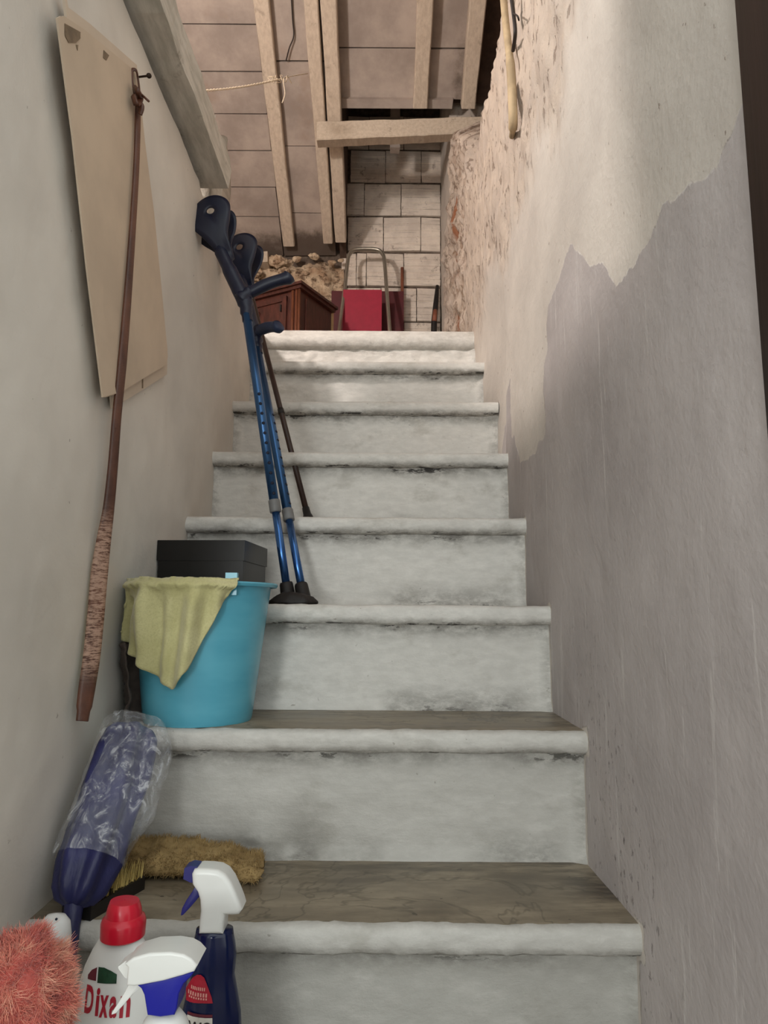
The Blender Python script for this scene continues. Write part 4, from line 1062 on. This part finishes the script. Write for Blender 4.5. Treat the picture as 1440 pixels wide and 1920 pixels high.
add_box(b, x0, x1, -.016, .002, zb - .03, zb, Mc); add_box(b, x0, x1, -.016, .002, za, za + .03, Mc); add_box(b, x0, x0 + .03, -.0155, .002, za, zb, Mc); add_box(b, x1 - .03, x1, -.0155, .002, za, zb, Mc)
add_box(b, x0 + .03, x1 - .03, -.008, .002, za + .03, zb - .03, Mc); bevel(b, .003, 2); dr2 = obj('door', b, M_WOOD, cb, angle=30)
b = bmesh.new(); kp = Mc @ Vector((-.30, -.018, zb - .075)); bmesh.ops.create_uvsphere(b, u_segments=16, v_segments=10, radius=.022)
for v in b.verts: v.co = kp + Vector((v.co.x * 1.2, v.co.y * .6, v.co.z))
obj('rosette', b, M_WOOD, dr2)
b = bmesh.new(); add_box(b, -.125, -.118, -.022, -.005, zb - .09, zb - .05, Mc); obj('keyhole_plate', b, M_RUB, dr2, smooth=False)
b = bmesh.new(); add_box(b, -.002, .008, .06, .29, .08, hc_ - .07, Mc); bevel(b, .003, 2); lab(obj('side_panel', b, M_WOOD, cb, angle=30), 'raised panel on the dark side')
# step ladder
M_ALU = simple('brushed_aluminium', srgb(170, 164, 152), .36, .08, 30, .05, metal=.8, stretch=(1, 1, .2))
M_REDP = simple('crimson_step_cover', srgb(160, 22, 54), .55, .06, 30, .1)
M_MAROON = simple('maroon_board', srgb(84, 20, 26), .55, .12, 20, .05)
ld = thing('step_ladder', 'folded aluminium step ladder with a crimson step leaning on the brick wall', 'ladder', (at(684, 600, d=4.3).x, 4.28, ZA))
def lp_(px, py): 
    t = (py - 468) / (600 - 468); return at(px, py, d=4.52 - .16 * t)
top = [lp_(*q) for q in ((639, 600), (646, 545), (652, 490), (656, 476), (664, 469), (686, 467), (708, 469), (717, 476), (721, 490), (725, 545), (729, 600))]
lowL = top[0] + (top[0] - top[1]) * ((top[0].z - ZA - .012) / max(.01, (top[1].z - top[0].z))); lowR = top[-1] + (top[-1] - top[-2]) * ((top[-1].z - ZA - .012) / max(.01, top[-2].z - top[-1].z))
b = bmesh.new(); add_tube(b, [lowL] + spline(top, 5) + [lowR], .0175, 12, .75, side=(0, 1, 0)); obj('rail', b, M_ALU, ld)
b = bmesh.new(); p0, p1 = lp_(644, 547), lp_(716, 547); q0, q1 = lp_(643, 604), lp_(716, 604)
zlow = q0.z - .05
add_box(b, p0.x, p1.x, 4.392, 4.412, zlow, p0.z); bevel(b, .004, 2); lab(obj('step', b, M_REDP, ld, angle=30), 'crimson folded step')
for zz in (ZA + .22, ZA + .44):
    b = bmesh.new(); add_box(b, lowL.x + .005, lowR.x - .005, 4.26, 4.40, zz, zz + .025); bevel(b, .004, 2); obj('step', b, M_REDP, ld, angle=30)
for lw_ in (lowL, lowR):
    b = bmesh.new(); add_tube(b, [Vector((lw_.x, lw_.y, ZA)), Vector((lw_.x, lw_.y, ZA + .03))], .022, 12); lab(obj('rubber_foot', b, M_RUB, ld), 'black rubber foot')
b = bmesh.new(); mL, mR = at(622, 548, d=4.60), at(757, 548, d=4.60)
add_box(b, mL.x, mR.x, 4.585, 4.61, ZA, mR.z); bevel(b, .003, 2)
tag(obj('maroon_board', b, M_MAROON, angle=30), 'flat maroon board standing behind the aluminium step ladder', 'board')
M_STICK = simple('reddish_stick', srgb(140, 84, 62), .6, .15, 20, .1)
b = bmesh.new(); p = at(754, 502, d=4.66); q = at(755, 600, d=4.64); q.z = ZA; add_tube(b, [q, p], .011, 10)
tag(obj('wooden_stick', b, M_STICK), 'thin reddish wooden stick upright against the bricks beside the maroon board', 'stick')
sb = thing('broom_handle', 'dark tapered stick leaning in the corner right of the bricks', 'stick', (at(816, 600, d=4.62).x, 4.62, ZA))
b = bmesh.new(); p = at(820, 536, d=4.66); q = at(814, 604, d=4.60); low = Vector((q.x - .02, 4.58, ZA)); add_tube(b, [low, q, q.lerp(p, .5), p], [.022, .021, .018, .012], 10); obj('shaft', b, M_RUB, sb)
b = bmesh.new(); add_tube(b, [q.lerp(p, .0) - Vector((0, .012, 0)), q.lerp(p, .3) - Vector((0, .012, 0))], .016, 10); lab(obj('wooden_grip', b, M_STICK, sb), 'reddish lower sleeve')
M_CREAMJ = simple('cream_ceramic', srgb(216, 190, 146), .5, .1, 20)
b = bmesh.new(); p = at(619, 584, d=4.17); bz = p.z - .03
add_lathe(b, [(.0005, 0), (.02, 0), (.022, .01), (.02, .06), (.024, bz + .03 - ZA), (.016, bz + .05 - ZA), (.014, bz + .075 - ZA), (.0005, bz + .075 - ZA)], Vector((p.x, 4.17, ZA)), 24)
tag(obj('cream_jar', b, M_CREAMJ), 'small cream object glimpsed between the cabinet and the ladder', 'jar')
